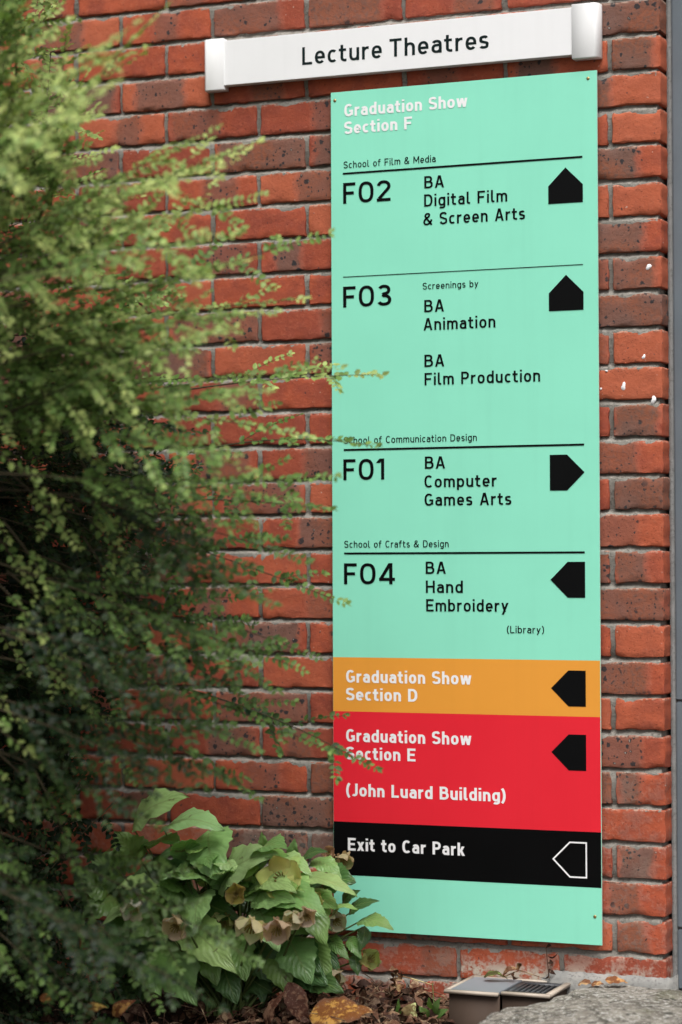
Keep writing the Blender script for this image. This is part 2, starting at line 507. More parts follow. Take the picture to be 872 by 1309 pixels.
for row in range(-3, 42):
    hdr = row % 2 == 1
    xr, k = 0.0, 0
    first = True
    while xr > -3.4:
        kind = HB if (hdr and first) else S
        hi = 1 if (xr > -1.75 and row < 29) else 0
        put_brick(kind, xr, row, hi, (row, k))
        xr -= (.102 if kind == HB else .215) + .0102
        if first and hdr: xr = -.1125
        elif first: xr = -.225
        first = False; k += 1
    if not hdr:      # the next brick round the return
        V, F = PROTO[HB, 1 if row < 29 else 0]
        V = V.copy(); V[:, 1] += .1125; V[:, 2] += row * .075 + .005
        n = len(V); bm_v.append(V); bm_f.append(F + off); off += n
        bm_z.append(np.tile([0, 0, 0, .3], (n, 1))); bm_l.append(np.tile([0, 0, 0, .5], (n, 1)))
me = bpy.data.meshes.new('bricks')
V = np.concatenate(bm_v); F = np.concatenate(bm_f)
me.vertices.add(len(V)); me.vertices.foreach_set('co', V.astype(np.float32).ravel())
me.loops.add(F.size); me.loops.foreach_set('vertex_index', F.ravel().astype(np.int32))
me.polygons.add(len(F)); me.polygons.foreach_set('loop_start', (np.arange(len(F)) * 4).astype(np.int32))
me.update(calc_edges=True)
me.polygons.foreach_set('use_smooth', np.ones(len(F), bool))
for nm, arr in (('zone', bm_z), ('local', bm_l)):
    a = me.attributes.new(nm, 'FLOAT_COLOR', 'POINT'); a.data.foreach_set('color', np.concatenate(arr).astype(np.float32).ravel())
obj('bricks', me, M['brick'], wall)

def mortar():
    m = MB()
    prof = []                                            # (z, y) up the wall, weather-struck joints
    for k in range(-3, 42):
        z = k * .075
        prof += [(z - .0065, .0015), (z - .003, .004), (z + .004, .0105), (z + .008, .0100), (z + .014, .0055), (z + .055, .0045)]
    xs = np.concatenate([np.linspace(-3.4, -1.8, 30), np.linspace(-1.78, -.012, 190), [-.0085]])
    prof = np.array(prof)
    X, K = np.meshgrid(xs, np.arange(len(prof)))
    Y = prof[K, 1] + rng.normal(0, .0009, X.shape) + .0012 * np.sin(X * 31 + K)
    Z = prof[K, 0] + rng.normal(0, .0006, X.shape)
    # side round the corner
    X2 = np.hstack([X, np.full((len(prof), 1), -.009), np.full((len(prof), 1), -.009)])
    Y2 = np.hstack([Y, np.full((len(prof), 1), .03), np.full((len(prof), 1), .22)])
    Z2 = np.hstack([Z, Z[:, -1:], Z[:, -1:]])
    nx, ny = X2.shape[1], X2.shape[0]
    i, j = np.meshgrid(np.arange(nx - 1), np.arange(ny - 1)); a = (j * nx + i).ravel()
    m.add(np.stack([X2, Y2, Z2], -1).reshape(-1, 3), np.stack([a, a + 1, a + nx + 1, a + nx], 1))
    m.box(-3.4, -.012, .09, .22, -.3, 3.15)
    m.build('mortar', M['mortar'], wall)
mortar()
def fillet():
    m = MB()
    n = 40
    xs = np.linspace(-.262, .010, n)
    pr = [(-.001, .034), (-.010, .0285), (-.016, .020), (-.017, -.02)]
    V = []
    for i, x in enumerate(xs):
        for y, z in pr:
            e = sstep(-.262, -.235, x)
            V.append((x, (y * (.4 + .6 * e)) + rng.normal(0, .0006), (z if z < 0 else z * (.55 + .45 * e)) + rng.normal(0, .0008)))
    for y, z in pr: V.append((.014, .08, z))
    F = [(i * 4 + k, (i + 1) * 4 + k, (i + 1) * 4 + k + 1, i * 4 + k + 1) for i in range(n) for k in range(3)]
    m.add(V, F)
    m.build('cement_fillet', M['cement'], wall, True)
fillet()
for (u, v, w, h) in [(797, 494, 8, 11), (835, 511, 7, 10), (823, 456, 6, 7), (829, 341, 9, 8), (768, 497, 3, 5), (775, 474, 3, 3)]:   # white paint drips
    m = MB(); c = at(u, v, -.001); k = 14
    an = np.linspace(0, 2 * np.pi, k, endpoint=False)
    s = 1 / 610
    rr = 1 + .25 * np.sin(an * 2 + u) + .15 * np.sin(an * 3 + v)
    ring = np.stack([c[0] + np.cos(an) * w / 2 * s * rr, np.full(k, .0005), c[2] + np.sin(an) * h / 2 * s * rr], 1)
    top = ring.copy(); top = c * [1, 0, 1] + (ring - c * [1, 0, 1]) * .7; top[:, 1] = -.0007
    ring[:, 1] = .002
    V = np.vstack([ring, top, [[c[0], -.0008, c[2]]]])
    m.add(V, [(i, (i + 1) % k, k + (i + 1) % k, k + i) for i in range(k)]); m.n -= 0
    m.f.append(np.array([(k + i, k + (i + 1) % k, 2 * k) for i in range(k)])); m.mi.append(np.zeros(k))
    m.build('paint_spot', M['white_ink'], wall, True)

# ------------------------------------------------------------------ lettering (single-line letters drawn with a flat pen)
def sup(cx, cy, rx, ry, a0, a1, n=22, e=2.35):
    a = np.radians(np.linspace(a0, a1, n)); c, s = np.cos(a), np.sin(a)
    return [(cx + rx * math.copysign(abs(x) ** (2 / e), x), cy + ry * math.copysign(abs(y) ** (2 / e), y)) for x, y in zip(c, s)]
def spl(p, n=8):
    p = [np.array(q, float) for q in p]; out = []
    q = [2 * p[0] - p[1]] + p + [2 * p[-1] - p[-2]]
    for i in range(1, len(q) - 2):
        for t in np.linspace(0, 1, n, endpoint=False):
            a, b, c, d = q[i - 1], q[i], q[i + 1], q[i + 2]
            out.append(tuple(.5 * ((2 * b) + (c - a) * t + (2 * a - 5 * b + 4 * c - d) * t * t + (3 * b - a - 3 * c + d) * t ** 3)))
    return out + [tuple(p[-1])]
XH = .72
def glyph(ch, s):
    h = s / 2; T, B, X = 1 - h, h, XH - h
    P = lambda *p: ('P', list(p)); Dg = lambda a, b: ('D', a, b)
    V = lambda x, y0, y1: ('P', [(x, y0), (x, y1)]); H = lambda y, x0, x1: ('P', [(x0, y), (x1, y)])
    def bowlD(x0, c, R, y0, y1): return ('P', [(x0, y1)] + sup(c, (y0 + y1) / 2, R - c, (y1 - y0) / 2, 90, -90) + [(x0, y0)])
    if ch == 'L': w = .52; return w, [V(h, 0, 1), H(B, s, w)]
    if ch == 'F': w = .56; return w, [V(h, 0, 1), H(T, s, w), H(.50, s, w - .07)]
    if ch == 'E': w = .57; return w, [V(h, 0, 1), H(T, s, w), H(.51, s, w - .06), H(B, s, w)]
    if ch == 'T': w = .60; return w, [H(T, 0, w), V(w / 2, 0, 1 - s)]
    if ch == 'B': w = .62; return w, [V(h, 0, 1), bowlD(s, w - .32, w - h - .05, .53, T), bowlD(s, w - .32, w - h, B, .53)]
    if ch == 'P': w = .58; return w, [V(h, 0, 1), bowlD(s, w - .30, w - h, .46, T)]
    if ch == 'D': w = .64; return w, [V(h, 0, 1), bowlD(s, w - .36, w - h, B, T)]
    if ch == 'H': w = .64; return w, [V(h, 0, 1), V(w - h, 0, 1), H(.51, s, w - s)]
    if ch == 'A': w = .66; return w, [Dg((h, 0), (w / 2 - h * .25, 1)), Dg((w - h, 0), (w / 2 + h * .25, 1)), H(.29, .14 + h, w - .14 - h)]
    if ch == 'M': w = .80; return w, [V(h, 0, 1), V(w - h, 0, 1), Dg((w / 2, .25), (h, 1)), Dg((w / 2, .25), (w - h, 1))]
    if ch == 'C': w = .60; return w, [('P', sup(w / 2 + .02, .5, w / 2 + .02 - h, .5 - h, 47, 313))]
    if ch == 'G': w = .64; return w, [('P', sup(w / 2, .5, w / 2 - h, .5 - h, 45, 322)), V(w - h, .10, .52), H(.52 - h, w * .56, w - s)]
    if ch == 'S': w = .58; return w, [('P', spl([(w - h - .02, .80), (w * .72, T - .02), (w / 2, T), (w * .22, T - .05), (h, .745), (w * .18, .59), (w * .5, .505), (w * .83, .41), (w - h, .26), (w * .8, B + .05), (w / 2, B), (w * .25, B + .03), (h, .22)]))]
    if ch == 'J': w = .44; return w, [('P', [(w - h, 1), (w - h, .35)] + sup(w / 2 - .02, .30, w / 2 + .02 - h, .30 - h, 0, -130))]
    if ch == '0': w = .68; return w, [('P', sup(w / 2, .5, w / 2 - h, .5 - h, 0, 360, 44, 2.5))]
    if ch == '1': w = .34; return w, [V(w - h, 0, 1), Dg((h * .8, .80), (w - s * .9, 1))]
    if ch == '2': w = .62; return w, [('P', sup(w / 2, .72, w / 2 - h, .28 - h, 172, -38, 22, 2.1) + [(h * 1.35, s * .9)]), H(B, 0, w)]
    if ch == '3': w = .62; return w, [('P', sup(w / 2 - .01, .75, w / 2 - h - .03, .25 - h, 155, -90, 20, 2.2) + [(w * .36, .53)]), ('P', [(w * .36, .53)] + sup(w / 2 - .01, .275, w / 2 - h + .01, .275 - h + .0, 90, -155, 22, 2.2))]
    if ch == '4': w = .70; return w, [Dg((h * 1.1, .24), (.50, 1)), H(.235, .01, w), V(.52, 0, 1)]
    if ch == '&': w = .72; return w, [('P', spl([(w - .06, .02), (.24, .60), (.17, .76), (.24, .90), (.35, T), (.46, .88), (.45, .74), (.34, .62), (.17, .47), (h, .27), (.15, .10), (.30, B), (.46, .13), (.58, .28), (.65, .46)]))]
    if ch == '(': w = .27; return w, [('P', sup(w + .12, .45, w + .12 - h, .63, 118, 242, 18, 2))]
    if ch == ')': w = .27; return w, [('P', sup(-.12, .45, w + .12 - h, .63, 62, -62, 18, 2))]
    def ring(w, y0=None): return ('P', sup(w / 2, XH / 2, w / 2 - h, XH / 2 - h, 0, 360, 36, 2.35))
    if ch == 'o': w = .53; return w, [ring(w)]
    if ch == 'e': w = .52; return w, [('P', [(s, XH / 2 - .01), (w - h, XH / 2 - .01)] + sup(w / 2, XH / 2, w / 2 - h, XH / 2 - h, 2, 318, 30))]
    if ch == 'c': w = .46; return w, [('P', sup(w / 2 + .03, XH / 2, w / 2 + .03 - h, XH / 2 - h, 50, 310))]
    if ch in 'dgpqb':
        w = .53; R = ('P', sup(w / 2, XH / 2, w / 2 - h, XH / 2 - h, 0, 360, 36))
        if ch == 'd': return w, [R, V(w - h, 0, 1)]
        if ch == 'b': return w, [R, V(h, 0, 1)]
        if ch == 'p': return w, [R, V(h, -.23, XH)]
        return w, [R, ('P', [(w - h, XH), (w - h, -.02)] + sup(w / 2, -.02, w / 2 - h, .21 - h, 0, -140, 14))]
    if ch == 'a': w = .50; return w, [('P', sup(w / 2 + .0, X - .2, w / 2 - h, .2, 150, 0, 16) + [(w - h, 0)]), ('P', [(w - s * .6, .43)] + [(w * .55, .43)] + sup(w * .5, .215 + h / 2, w * .5 - h, .215 - h / 2, 90, 270, 16) + [(w * .62, h), (w - h, .16)])]
    if ch == 't': w = .37; return w, [('P', [(.06 + h, .93), (.06 + h, .24)] + sup(.06 + h + .17, .22, .17, .22 - h, 180, 270, 10) + [(w, h)]), H(X, -.03, w - .02)]
    if ch == 'f': w = .37; return w, [('P', [(.07 + h, 0), (.07 + h, .78)] + sup(.07 + h + .17, .80, .17, .2 - h, 180, 90, 10) + [(w, T)]), H(X, -.02, w - .02)]
    if ch == 'r': w = .35; return w, [V(h, 0, XH), ('P', sup(h + .22, X - .22, .22, .22, 180, 90, 10, 2) + [(w, X)])]
    if ch in 'nh': w = .51; return w, [V(h, 0, 1 if ch == 'h' else XH), ('P', sup(w / 2, X - .24, w / 2 - h, .24, 180, 0, 18) + [(w - h, 0)])]
    if ch == 'u': w = .51; return w, [V(w - h, 0, XH), ('P', [(h, XH)] + sup(w / 2, .24 + h, w / 2 - h, .24, 180, 360, 18))]
    if ch == 'm': w = .80; c = w / 2; return w, [V(h, 0, XH), ('P', sup((h + c) / 2, X - .2, (c - h) / 2, .2, 180, 0, 16) + [(c, 0)]), ('P', sup((w - h + c) / 2, X - .2, (c - h) / 2, .2, 180, 0, 16) + [(w - h, 0)])]
    if ch == 's': w = .44; return w, [('P', spl([(w - h - .02, XH * .80), (w * .7, X - .01), (w * .48, X), (w * .2, X - .04), (h, XH * .73), (w * .2, XH * .57), (w * .5, XH * .50), (w * .82, XH * .41), (w - h, XH * .26), (w * .78, B + .03), (w / 2, B), (w * .25, B + .02), (h, XH * .19)]))]
    if ch == 'i': w = s; return w, [V(h, 0, XH), ('P', [(h, .86), (h, 1.0)])]
    if ch == 'l': w = .26; return w, [('P', [(h, 1), (h, .22)] + sup(h + .15, .20, .15, .20 - h, 180, 270, 10) + [(w, h)])]
    if ch == 'w': w = .78; return w, [Dg((w * .27, 0), (h, XH)), Dg((w * .27, 0), (w / 2, XH)), Dg((w * .73, 0), (w / 2, XH)), Dg((w * .73, 0), (w - h, XH))]
    if ch == 'y': w = .52; return w, [Dg((w / 2, 0.0), (h, XH)), Dg((w * .20, -.23), (w - h, XH))]
    if ch == 'k': w = .50; return w, [V(h, 0, 1), Dg((s * 1.0, .25), (w - h * 1.2, XH)), Dg((w - h * .9, 0), (w * .42, .42))]
    if ch == 'x': w = .50; return w, [Dg((h, 0), (w - h, XH)), Dg((w - h, 0), (h, XH))]
    return .26, []

def stroke_quads(path, s):
    p = np.array(path, float)
    keep = [0] + [i for i in range(1, len(p)) if np.linalg.norm(p[i] - p[i - 1]) > 1e-5]
    p = p[keep]
    closed = len(p) > 4 and np.linalg.norm(p[0] - p[-1]) < 1e-4
    d = np.diff(p, axis=0); d /= np.linalg.norm(d, axis=1)[:, None]
    nn = np.stack([-d[:, 1], d[:, 0]], 1)
    off = np.zeros_like(p)
    for i in range(len(p)):
        if closed and i in (0, len(p) - 1): a, b = nn[-1], nn[0]
        else: a, b = nn[max(i - 1, 0)], nn[min(i, len(nn) - 1)]
        mm = a + b; mm /= np.linalg.norm(mm) + 1e-9
        off[i] = mm / max(.45, mm @ a)
    l, r = p + off * s / 2, p - off * s / 2
    n = len(p)
    return np.vstack([l, r]), [(i, n + i, n + i + 1, i + 1) for i in range(n - 1)]

def text_width(txt, s, ls):
    return sum(glyph(c, s)[0] + ls for c in txt) - ls
_layer = [0]
def lettering(txt, x0, x1, zb, cap, s, mat, parent, Yf, label=None, name='lettering'):
    """one line of writing from x0 to x1 on the plane y=Yf, baseline zb, capital height cap"""
    n = len(txt); LSM = .145 if s < .15 else .115
    base = sum(glyph(c, s)[0] for c in txt)
    ls = ((x1 - x0) / cap - base) / max(1, n - 1)
    sx = 1.0
    if ls < .07 or ls > LSM:                              # keep a natural gap and widen or narrow the letters instead
        t_ = min(max(ls, .07), LSM)
        sx = ((x1 - x0) / cap) / (base + t_ * (n - 1)); ls = t_
    m = MB(); x = 0.0
    for c in txt:
        w, st = glyph(c, s)
        for k, q in enumerate(st):
            if q[0] == 'P': v, f = stroke_quads(q[1], s)
            else:
                (ax, ay), (bx, by) = q[1], q[2]
                hw = s / 2 / max(.3, abs(by - ay) / math.hypot(bx - ax, by - ay))
                v = np.array([(ax - hw, ay), (ax + hw, ay), (bx + hw, by), (bx - hw, by)]); f = [(0, 1, 2, 3)]
            v3 = np.stack([x0 + (x + v[:, 0]) * cap * sx, np.full(len(v), Yf - .00004 * k), zb + v[:, 1] * cap], 1)
            f = np.array(f)
            a, b, c_ = v3[f[0][0]], v3[f[0][1]], v3[f[0][2]]
            if np.cross(b - a, c_ - a)[1] > 0: f = f[:, ::-1]
            m.add(v3, f)
        x += w + ls
    o = m.build(name, mat, parent)
    if label: o['label'] = label
    return o
def sheet(name, pts, Yf, mat, parent, label=None):
    m = MB(); v = [(x, Yf, z) for x, z in pts]
    m.add(v, [tuple(range(len(v)))])
    o = m.build(name, mat, parent)
    if label: o['label'] = label
    return o

# ------------------------------------------------------------------ direction board
PX0, PX1, PZ0, PZ1, PF = -.7180, -.1283, .0940, 1.8802, -.0180
board = thing('direction_sign', (PX0 + .295, -.018, PZ0), 'tall mint green directional board with orange, red and black bands on the brick wall', 'sign')
def panel():
    bmh = bmesh.new()
    r = bmesh.ops.create_cube(bmh, size=1)
    for v in bmh.verts:
        v.co = Vector(((PX0 + PX1) / 2 + v.co.x * (PX1 - PX0), PF + .002 + v.co.y * .004, (PZ0 + PZ1) / 2 + v.co.z * (PZ1 - PZ0)))
    bmesh.ops.bevel(bmh, geom=bmh.edges[:], offset=.0006, segments=2, affect='EDGES')
    for f in bmh.faces: f.material_index = 0 if f.normal.y < -.9 else 1
    me = bpy.data.meshes.new('panel'); bmh.to_mesh(me); bmh.free()
    obj('panel', me, [M['green'], M['edge']], board)
panel()
for nm, z1, z0, mt, lb in (('band', .6725, .5577, 'orange', 'orange band with white lettering'), ('band', .5577, .3235, 'red', 'red band with white lettering'), ('band', .3235, .2107, 'black', 'black band with white outlined arrow')):
    sheet(nm, [(PX0 + .0007, z0), (PX1 - .0007, z0), (PX1 - .0007, z1), (PX0 + .0007, z1)], PF - .0003, M[mt], board, lb)
TF = PF - .0007
for txt, u0, v0, u1, cap, s, ink in [
    ('Graduation Show', 440.4, 149.2, 597.8, .0265, .176, 'white_ink'), ('Section F', 440.4, 171.6, 527, .0265, .176, 'white_ink'),
    ('School of Film & Media', 439.5, 215.4, 557.2, .0148, .125, 'black_ink'),
    ('F02', 438.9, 260.6, 499.5, .0445, .145, 'black_ink'),
    ('BA', 542.6, 241.0, 567.8, .0258, .148, 'black_ink'), ('Digital Film', 542.4, 264.3, 648.7, .0258, .148, 'black_ink'), ('& Screen Arts', 541.2, 288.2, 671.3, .0258, .148, 'black_ink'),
    ('F03', 438.9, 393.2, 500.5, .0445, .145, 'black_ink'), ('Screenings by', 540.6, 370.2, 611.8, .0142, .125, 'black_ink'),
    ('BA', 542.6, 399.2, 567.8, .0258, .148, 'black_ink'), ('Animation', 541.8, 422.4, 633.6, .0258, .148, 'black_ink'),
    ('BA', 542.8, 469.2, 568.2, .0258, .148, 'black_ink'), ('Film Production', 543.0, 492.5, 690.8, .0258, .148, 'black_ink'),
    ('School of Communication Design', 439.8, 567.5, 609.8, .0148, .125, 'black_ink'),
    ('F01', 439.2, 613.9, 491.5, .0445, .145, 'black_ink'),
    ('BA', 543.4, 599.3, 569.2, .0258, .148, 'black_ink'), ('Computer', 542.8, 623.3, 635.2, .0258, .148, 'black_ink'), ('Games Arts', 543.0, 646.6, 653.8, .0258, .148, 'black_ink'),
    ('School of Crafts & Design', 440.4, 700.2, 573.8, .0148, .125, 'black_ink'),
    ('F04', 440.0, 746.8, 505.2, .0445, .145, 'black_ink'),
    ('BA', 544.4, 733.6, 570.2, .0258, .148, 'black_ink'), ('Hand', 544.6, 757.8, 592.0, .0258, .148, 'black_ink'), ('Embroidery', 545.0, 781.5, 650.2, .0258, .148, 'black_ink'),
    ('(Library)', 648.2, 809.2, 695.8, .0150, .125, 'black_ink'),
    ('Graduation Show', 442.7, 872.4, 602.8, .0268, .178, 'white_ink'), ('Section D', 442.7, 895.2, 533.7, .0268, .178, 'white_ink'),
    ('Graduation Show', 442.7, 948.0, 602.8, .0268, .178, 'white_ink'), ('Section E', 442.7, 970.6, 531.4, .0268, .178, 'white_ink'),
    ('(John Luard Building)', 442.7, 1017.4, 646.6, .0268, .178, 'white_ink'),
    ('Exit to Car Park', 445.0, 1087.0, 594.2, .0268, .178, 'white_ink')]:
    xa, zb = wall_xz(u0, v0); xb, _ = wall_xz(u1, v0)
    lettering(txt, xa, xb, zb, cap, s, M[ink], board, TF, ('small ' if cap < .02 else 'large ' if cap > .04 else 'bold white ' if ink == 'white_ink' else '') + 'lettering line reading ' + txt.replace('John Luard Building', 'a building name'))
for u, v, thick, in [(590, 211.4, .0042), (590, 346.3, .0017), (590, 571.8, .0042), (590, 706.8, .0042)]:
    _, z = wall_xz(u, v)
    sheet('rule_line', [(-.6907, z - thick / 2), (-.1598, z - thick / 2), (-.1598, z + thick / 2), (-.6907, z + thick / 2)], TF, M['black_ink'], board)
AX0, AX1 = -.2333, -.1592
def arrow(direction, zc, label, outline=False, mat='black_ink'):
    xc = (AX0 + AX1) / 2 - (.0 if not outline else -.0005); hw, hh = .0370, .0368
    b = [(-hw, -hh), (hw, -hh), (hw, .0), (0, hh), (-hw, .0)]           # house shape pointing up
    if direction == 'left': b = [(hw, -hh), (hw, hh), (0, hh), (-hw, 0), (0, -hh)]
    if direction == 'right': b = [(-hw, hh), (-hw, -hh), (0, -hh), (hw, 0), (0, hh)]
    pts = np.array([(xc + x, zc + z) for x, z in b])
    if outline:
        m = MB(); c = pts.mean(0); n = 5; d = []
        t_ = .0031
        ins = []
        for i in range(n):
            p, a, q = pts[i - 1], pts[i], pts[(i + 1) % n]
            e1 = (a - p) / np.linalg.norm(a - p); e2 = (q - a) / np.linalg.norm(q - a)
            n1, n2 = np.array([-e1[1], e1[0]]), np.array([-e2[1], e2[0]])
            mm = (n1 + n2); mm /= np.linalg.norm(mm); ins.append(a + mm * t_ / (mm @ n1))
        V = [(x, TF, z) for x, z in pts] + [(x, TF, z) for x, z in ins]
        m.add(V, [(i, (i + 1) % n, n + (i + 1) % n, n + i) for i in range(n)])
        o = m.build('arrow', M['white_ink'], board); o['label'] = label
    else:
        area = sum(pts[i - 1][0] * pts[i][1] - pts[i][0] * pts[i - 1][1] for i in range(5))
        if area < 0: pts = pts[::-1]
        sheet('arrow', pts, TF, M[mat], board, label)
for dr, z, lb in (('up', 1.648, 'black arrow pointing up'), ('up', 1.4268, 'black arrow pointing up'), ('right', 1.0572, 'black arrow pointing right'),
                  ('left', .8372, 'black arrow pointing left'), ('left', .6148, 'black arrow pointing left'), ('left', .4841, 'black arrow pointing left')):
    arrow(dr, z, lb)
arrow('left', .2655, 'white outlined arrow pointing left', True)
for x, z in ((-.7085, 1.8625), (-.147, 1.8645), (-.143, .152), (-.7085, .115)):
    bmh = bmesh.new()
    bmesh.ops.create_uvsphere(bmh, u_segments=14, v_segments=7, radius=.0036)
    for v in bmh.verts: v.co = Vector((v.co.x + x, v.co.z * .35 + PF - .0002, v.co.y + z))
    me = bpy.data.meshes.new('screw'); bmh.to_mesh(me); bmh.free()
    for p in me.polygons: p.use_smooth = True
    obj('screw', me, M['brass'], board)
for z in (.3, 1.0, 1.7):                                                   # battens that hold the board off the bricks
    m = MB(); m.box(-.66, -.19, PF + .0042, -.0006, z - .02, z + .02); m.build('batten', M['edge'], board)

# ------------------------------------------------------------------ name sign above
ns = thing('name_sign', (-.57, -.02, 1.90), 'long white wall sign reading Lecture Theatres above the green board', 'sign')
def rbox(x0, x1, y0, y1, z0, z1, bev, mat, name, parent, seg=2):
    b = bmesh.new(); bmesh.ops.create_cube(b, size=1)
    for v in b.verts: v.co = Vector(((x0 + x1) / 2 + v.co.x * (x1 - x0), (y0 + y1) / 2 + v.co.y * (y1 - y0), (z0 + z1) / 2 + v.co.z * (z1 - z0)))
    bmesh.ops.bevel(b, geom=b.edges[:], offset=bev, segments=seg, affect='EDGES')
    me = bpy.data.meshes.new(name); b.to_mesh(me); b.free()
    return obj(name, me, mat, parent)
rbox(-.969, -.176, -.0250, -.004, 1.9145, 2.0125, .0008, M['white'], 'panel', ns)
def cap_end(x_in, x_out):
    n = 14; pr = []
    sgn = 1 if x_out > x_in else -1; w = abs(x_out - x_in)
    pr.append((x_in, -.0005)); pr.append((x_in, -.0285))
    for t in np.linspace(0, 1, n):
        a = t * math.pi / 2
        pr.append((x_in + sgn * (w * .80 + w * .20 * math.sin(a)), -.0005 - .028 * math.cos(a) ** .7))
    V, F = [], []
    z0, z1 = 1.9055, 2.0175
    N = len(pr)
    for z, k in ((z0, .98), (z0 + .0015, 1), (z1 - .0015, 1), (z1, .98)):
        for x, y in pr: V.append((x_in + (x - x_in) * k, y * k, z))
    m = MB()
    F = [(j * N + i, j * N + (i + 1) % N, (j + 1) * N + (i + 1) % N, (j + 1) * N + i) for j in range(3) for i in range(N)]
    if sgn < 0: F = [f[::-1] for f in F]
    m.add(V, F)
    m.f.append(np.array([list(range(N)) if sgn < 0 else list(range(N))[::-1]])); m.mi.append(np.zeros(1))
    t = np.array([[3 * N + i for i in range(N)]]); m.f.append(t if sgn > 0 else t[:, ::-1]); m.mi.append(np.zeros(1))
    return m.build('end_cap', M['cap_white'], ns)
cap_end(-.967, -1.017); cap_end(-.178, -.121)
for word, ua, va, ub, vb in (('Lecture', 386.4, 82.6, 488.2, 74.0), ('Theatres', 498.0, 73.2, 624.6, 62.6)):
    xa, za = wall_xz(ua, va, -.0255); xb, zb = wall_xz(ub, vb, -.0255)
    lettering(word, xa, xb, 1.9435, .0385, .142, M['dark_ink'], ns, -.0254)


# ------------------------------------------------------------------ grey metal frame beside the quoin
fr = thing('metal_frame', (.05, .06, 0), 'blue grey painted metal frame standing against the right end of the brick wall', 'frame')
m = MB()
ys = np.linspace(.0, 3.1, 160)
V = []
for z in ys:
    w = rng.normal(0, .0006)
    for x, y in ((-.0005, .052), (.004, .0485 + w), (.009, .050 + w), (.0125, .056)): V.append((x + w * .5, y, z))
m.add(V, [(i * 4 + k, i * 4 + k + 1, (i + 1) * 4 + k + 1, (i + 1) * 4 + k) for i in range(159) for k in range(3)])
m.build('sealant_strip', M['sealant'], fr, True)
for z0, z1 in ((.004, .1265), (.1285, .5885), (.5905, 3.1)):
    rbox(.0115, .075, .046, .16, z0, z1, .003, M['grey_metal'], 'upright', fr)
rbox(.0755, 1.1, .075, .12, .01, 3.1, .002, M['grey_metal'], 'door_panel', fr)

# ------------------------------------------------------------------ stone slab and drain gully
def fbm(x, y, seed=0):
    r = np.zeros_like(x)
    for k, (f, a) in enumerate(((9, 1), (21, .55), (47, .3), (110, .16), (230, .08))):
        r += a * np.sin(x * f + 1.7 * np.sin(y * f * .8 + seed + k) + k * 2.1) * np.cos(y * f * 1.1 + 1.3 * np.sin(x * f * .7 + k * 1.3) + seed)
    return r
def stone():
    m = MB(); nu, nv = 150, 110
    U, Vv = np.meshgrid(np.linspace(0, 1, nu), np.linspace(0, 1, nv))
    Y = -.018 - Vv * .85
    # left edge of the top follows the broken arris seen in the photograph
    left = np.interp(-Y, [.0, .05, .128, .208, .264, .313, .398, .5, .9], [-.150, -.161, -.178, -.201, -.232, -.248, -.251, -.247, -.22])
    left = left + .006 * np.sin(Y * 90) + .004 * np.sin(Y * 210)
    X = left + (.9 - left) * U ** 1.35
    d = X - left
    Z = .013 + .004 * fbm(X, Y) - .014 * np.exp(-d / .007)
    Z += .004 * np.exp(-((X + .05) / .1) ** 2)
    top = np.stack([X, Y, Z], -1).reshape(-1, 3)
    i, j = np.meshgrid(np.arange(nu - 1), np.arange(nv - 1)); a = (j * nu + i).ravel()
    m.add(top, np.stack([a, a + nu, a + nu + 1, a + 1], 1))
    # broken side down to the soil
    e = top.reshape(nv, nu, 3)[:, 0]
    rows = [e]
    for k in range(1, 7):
        q = e.copy(); q[:, 2] -= k * .02; q[:, 0] -= .004 + .010 * np.sin(k * .9) + .003 * fbm(q[:, 1], q[:, 2] * 3)
        rows.append(q)
    Sd = np.array(rows).reshape(-1, 3)
    i, j = np.meshgrid(np.arange(nv - 1), np.arange(6)); a = (j * nv + i).ravel()
    m.add(Sd, np.stack([a, a + nv, a + nv + 1, a + 1], 1))
    f = top.reshape(nv, nu, 3)[-1]; g = f.copy(); g[:, 2] = -.12
    k = np.arange(nu - 1); m.add(np.vstack([f, g]), np.stack([k, k + nu, k + nu + 1, k + 1], 1))
    m.box(-.18, .9, -.80, -.03, -.12, -.05)
    o = m.build('stone_slab', M['stone'], None, True)
    tag(o, 'rough weathered stone slab with pale lichen in the bottom right corner', 'stone slab')
stone()

gl = thing('drain_gully', (-.3, -.09, -.08), 'beige plastic drain gully with grey lid and black grating beside the stone', 'drain')
GX0, GX1, GXM, GZ = -.412, -.196, -.298, .0135
m = MB()      # body walls
for b in ((GX0 + .008, GX0 + .013, -.166, -.006), (GX1 - .013, GX1 - .008, -.146, -.006), (GX0 + .008, GXM, -.171, -.166), (GXM, GX1 - .008, -.151, -.146), (GX0 + .008, GX1 - .008, -.008, -.004)):
    m.box(b[0], b[1], b[2], b[3], -.15, GZ - .006)
m.build('body', M['beige_dark'], gl)
m = MB()      # rim
zt, zb_ = GZ, GZ - .0065
for b in ((GX0, GXM, -.180, -.170), (GX0, GX0 + .007, -.170, -.004), (GX0 + .007, GX1, -.012, -.0035), (GXM, GX1, -.160, -.150), (GX1 - .012, GX1, -.150, -.012)):
    m.box(b[0], b[1], b[2], b[3], zb_, zt + rng.normal(0, .0003))
m.build('rim', M['beige'], gl)
rbox(GX0 + .0075, GXM - .002, -.1695, -.0125, GZ - .006, GZ - .0006, .001, M['lid'], 'lid', gl)
m = MB(); m.box(GXM, GX1 - .012, -.150, -.012, GZ - .045, GZ - .035); m.build('basin', M['hollow'], gl)
m = MB()      # grating
m.box(GXM + .0005, GX1 - .0125, -.1495, -.128, GZ - .008, GZ - .0022); m.box(GXM + .0005, GX1 - .0125, -.036, -.0125, GZ - .008, GZ - .0022)
m.box(GXM + .0005, GXM + .012, -.128, -.036, GZ - .008, GZ - .0022)
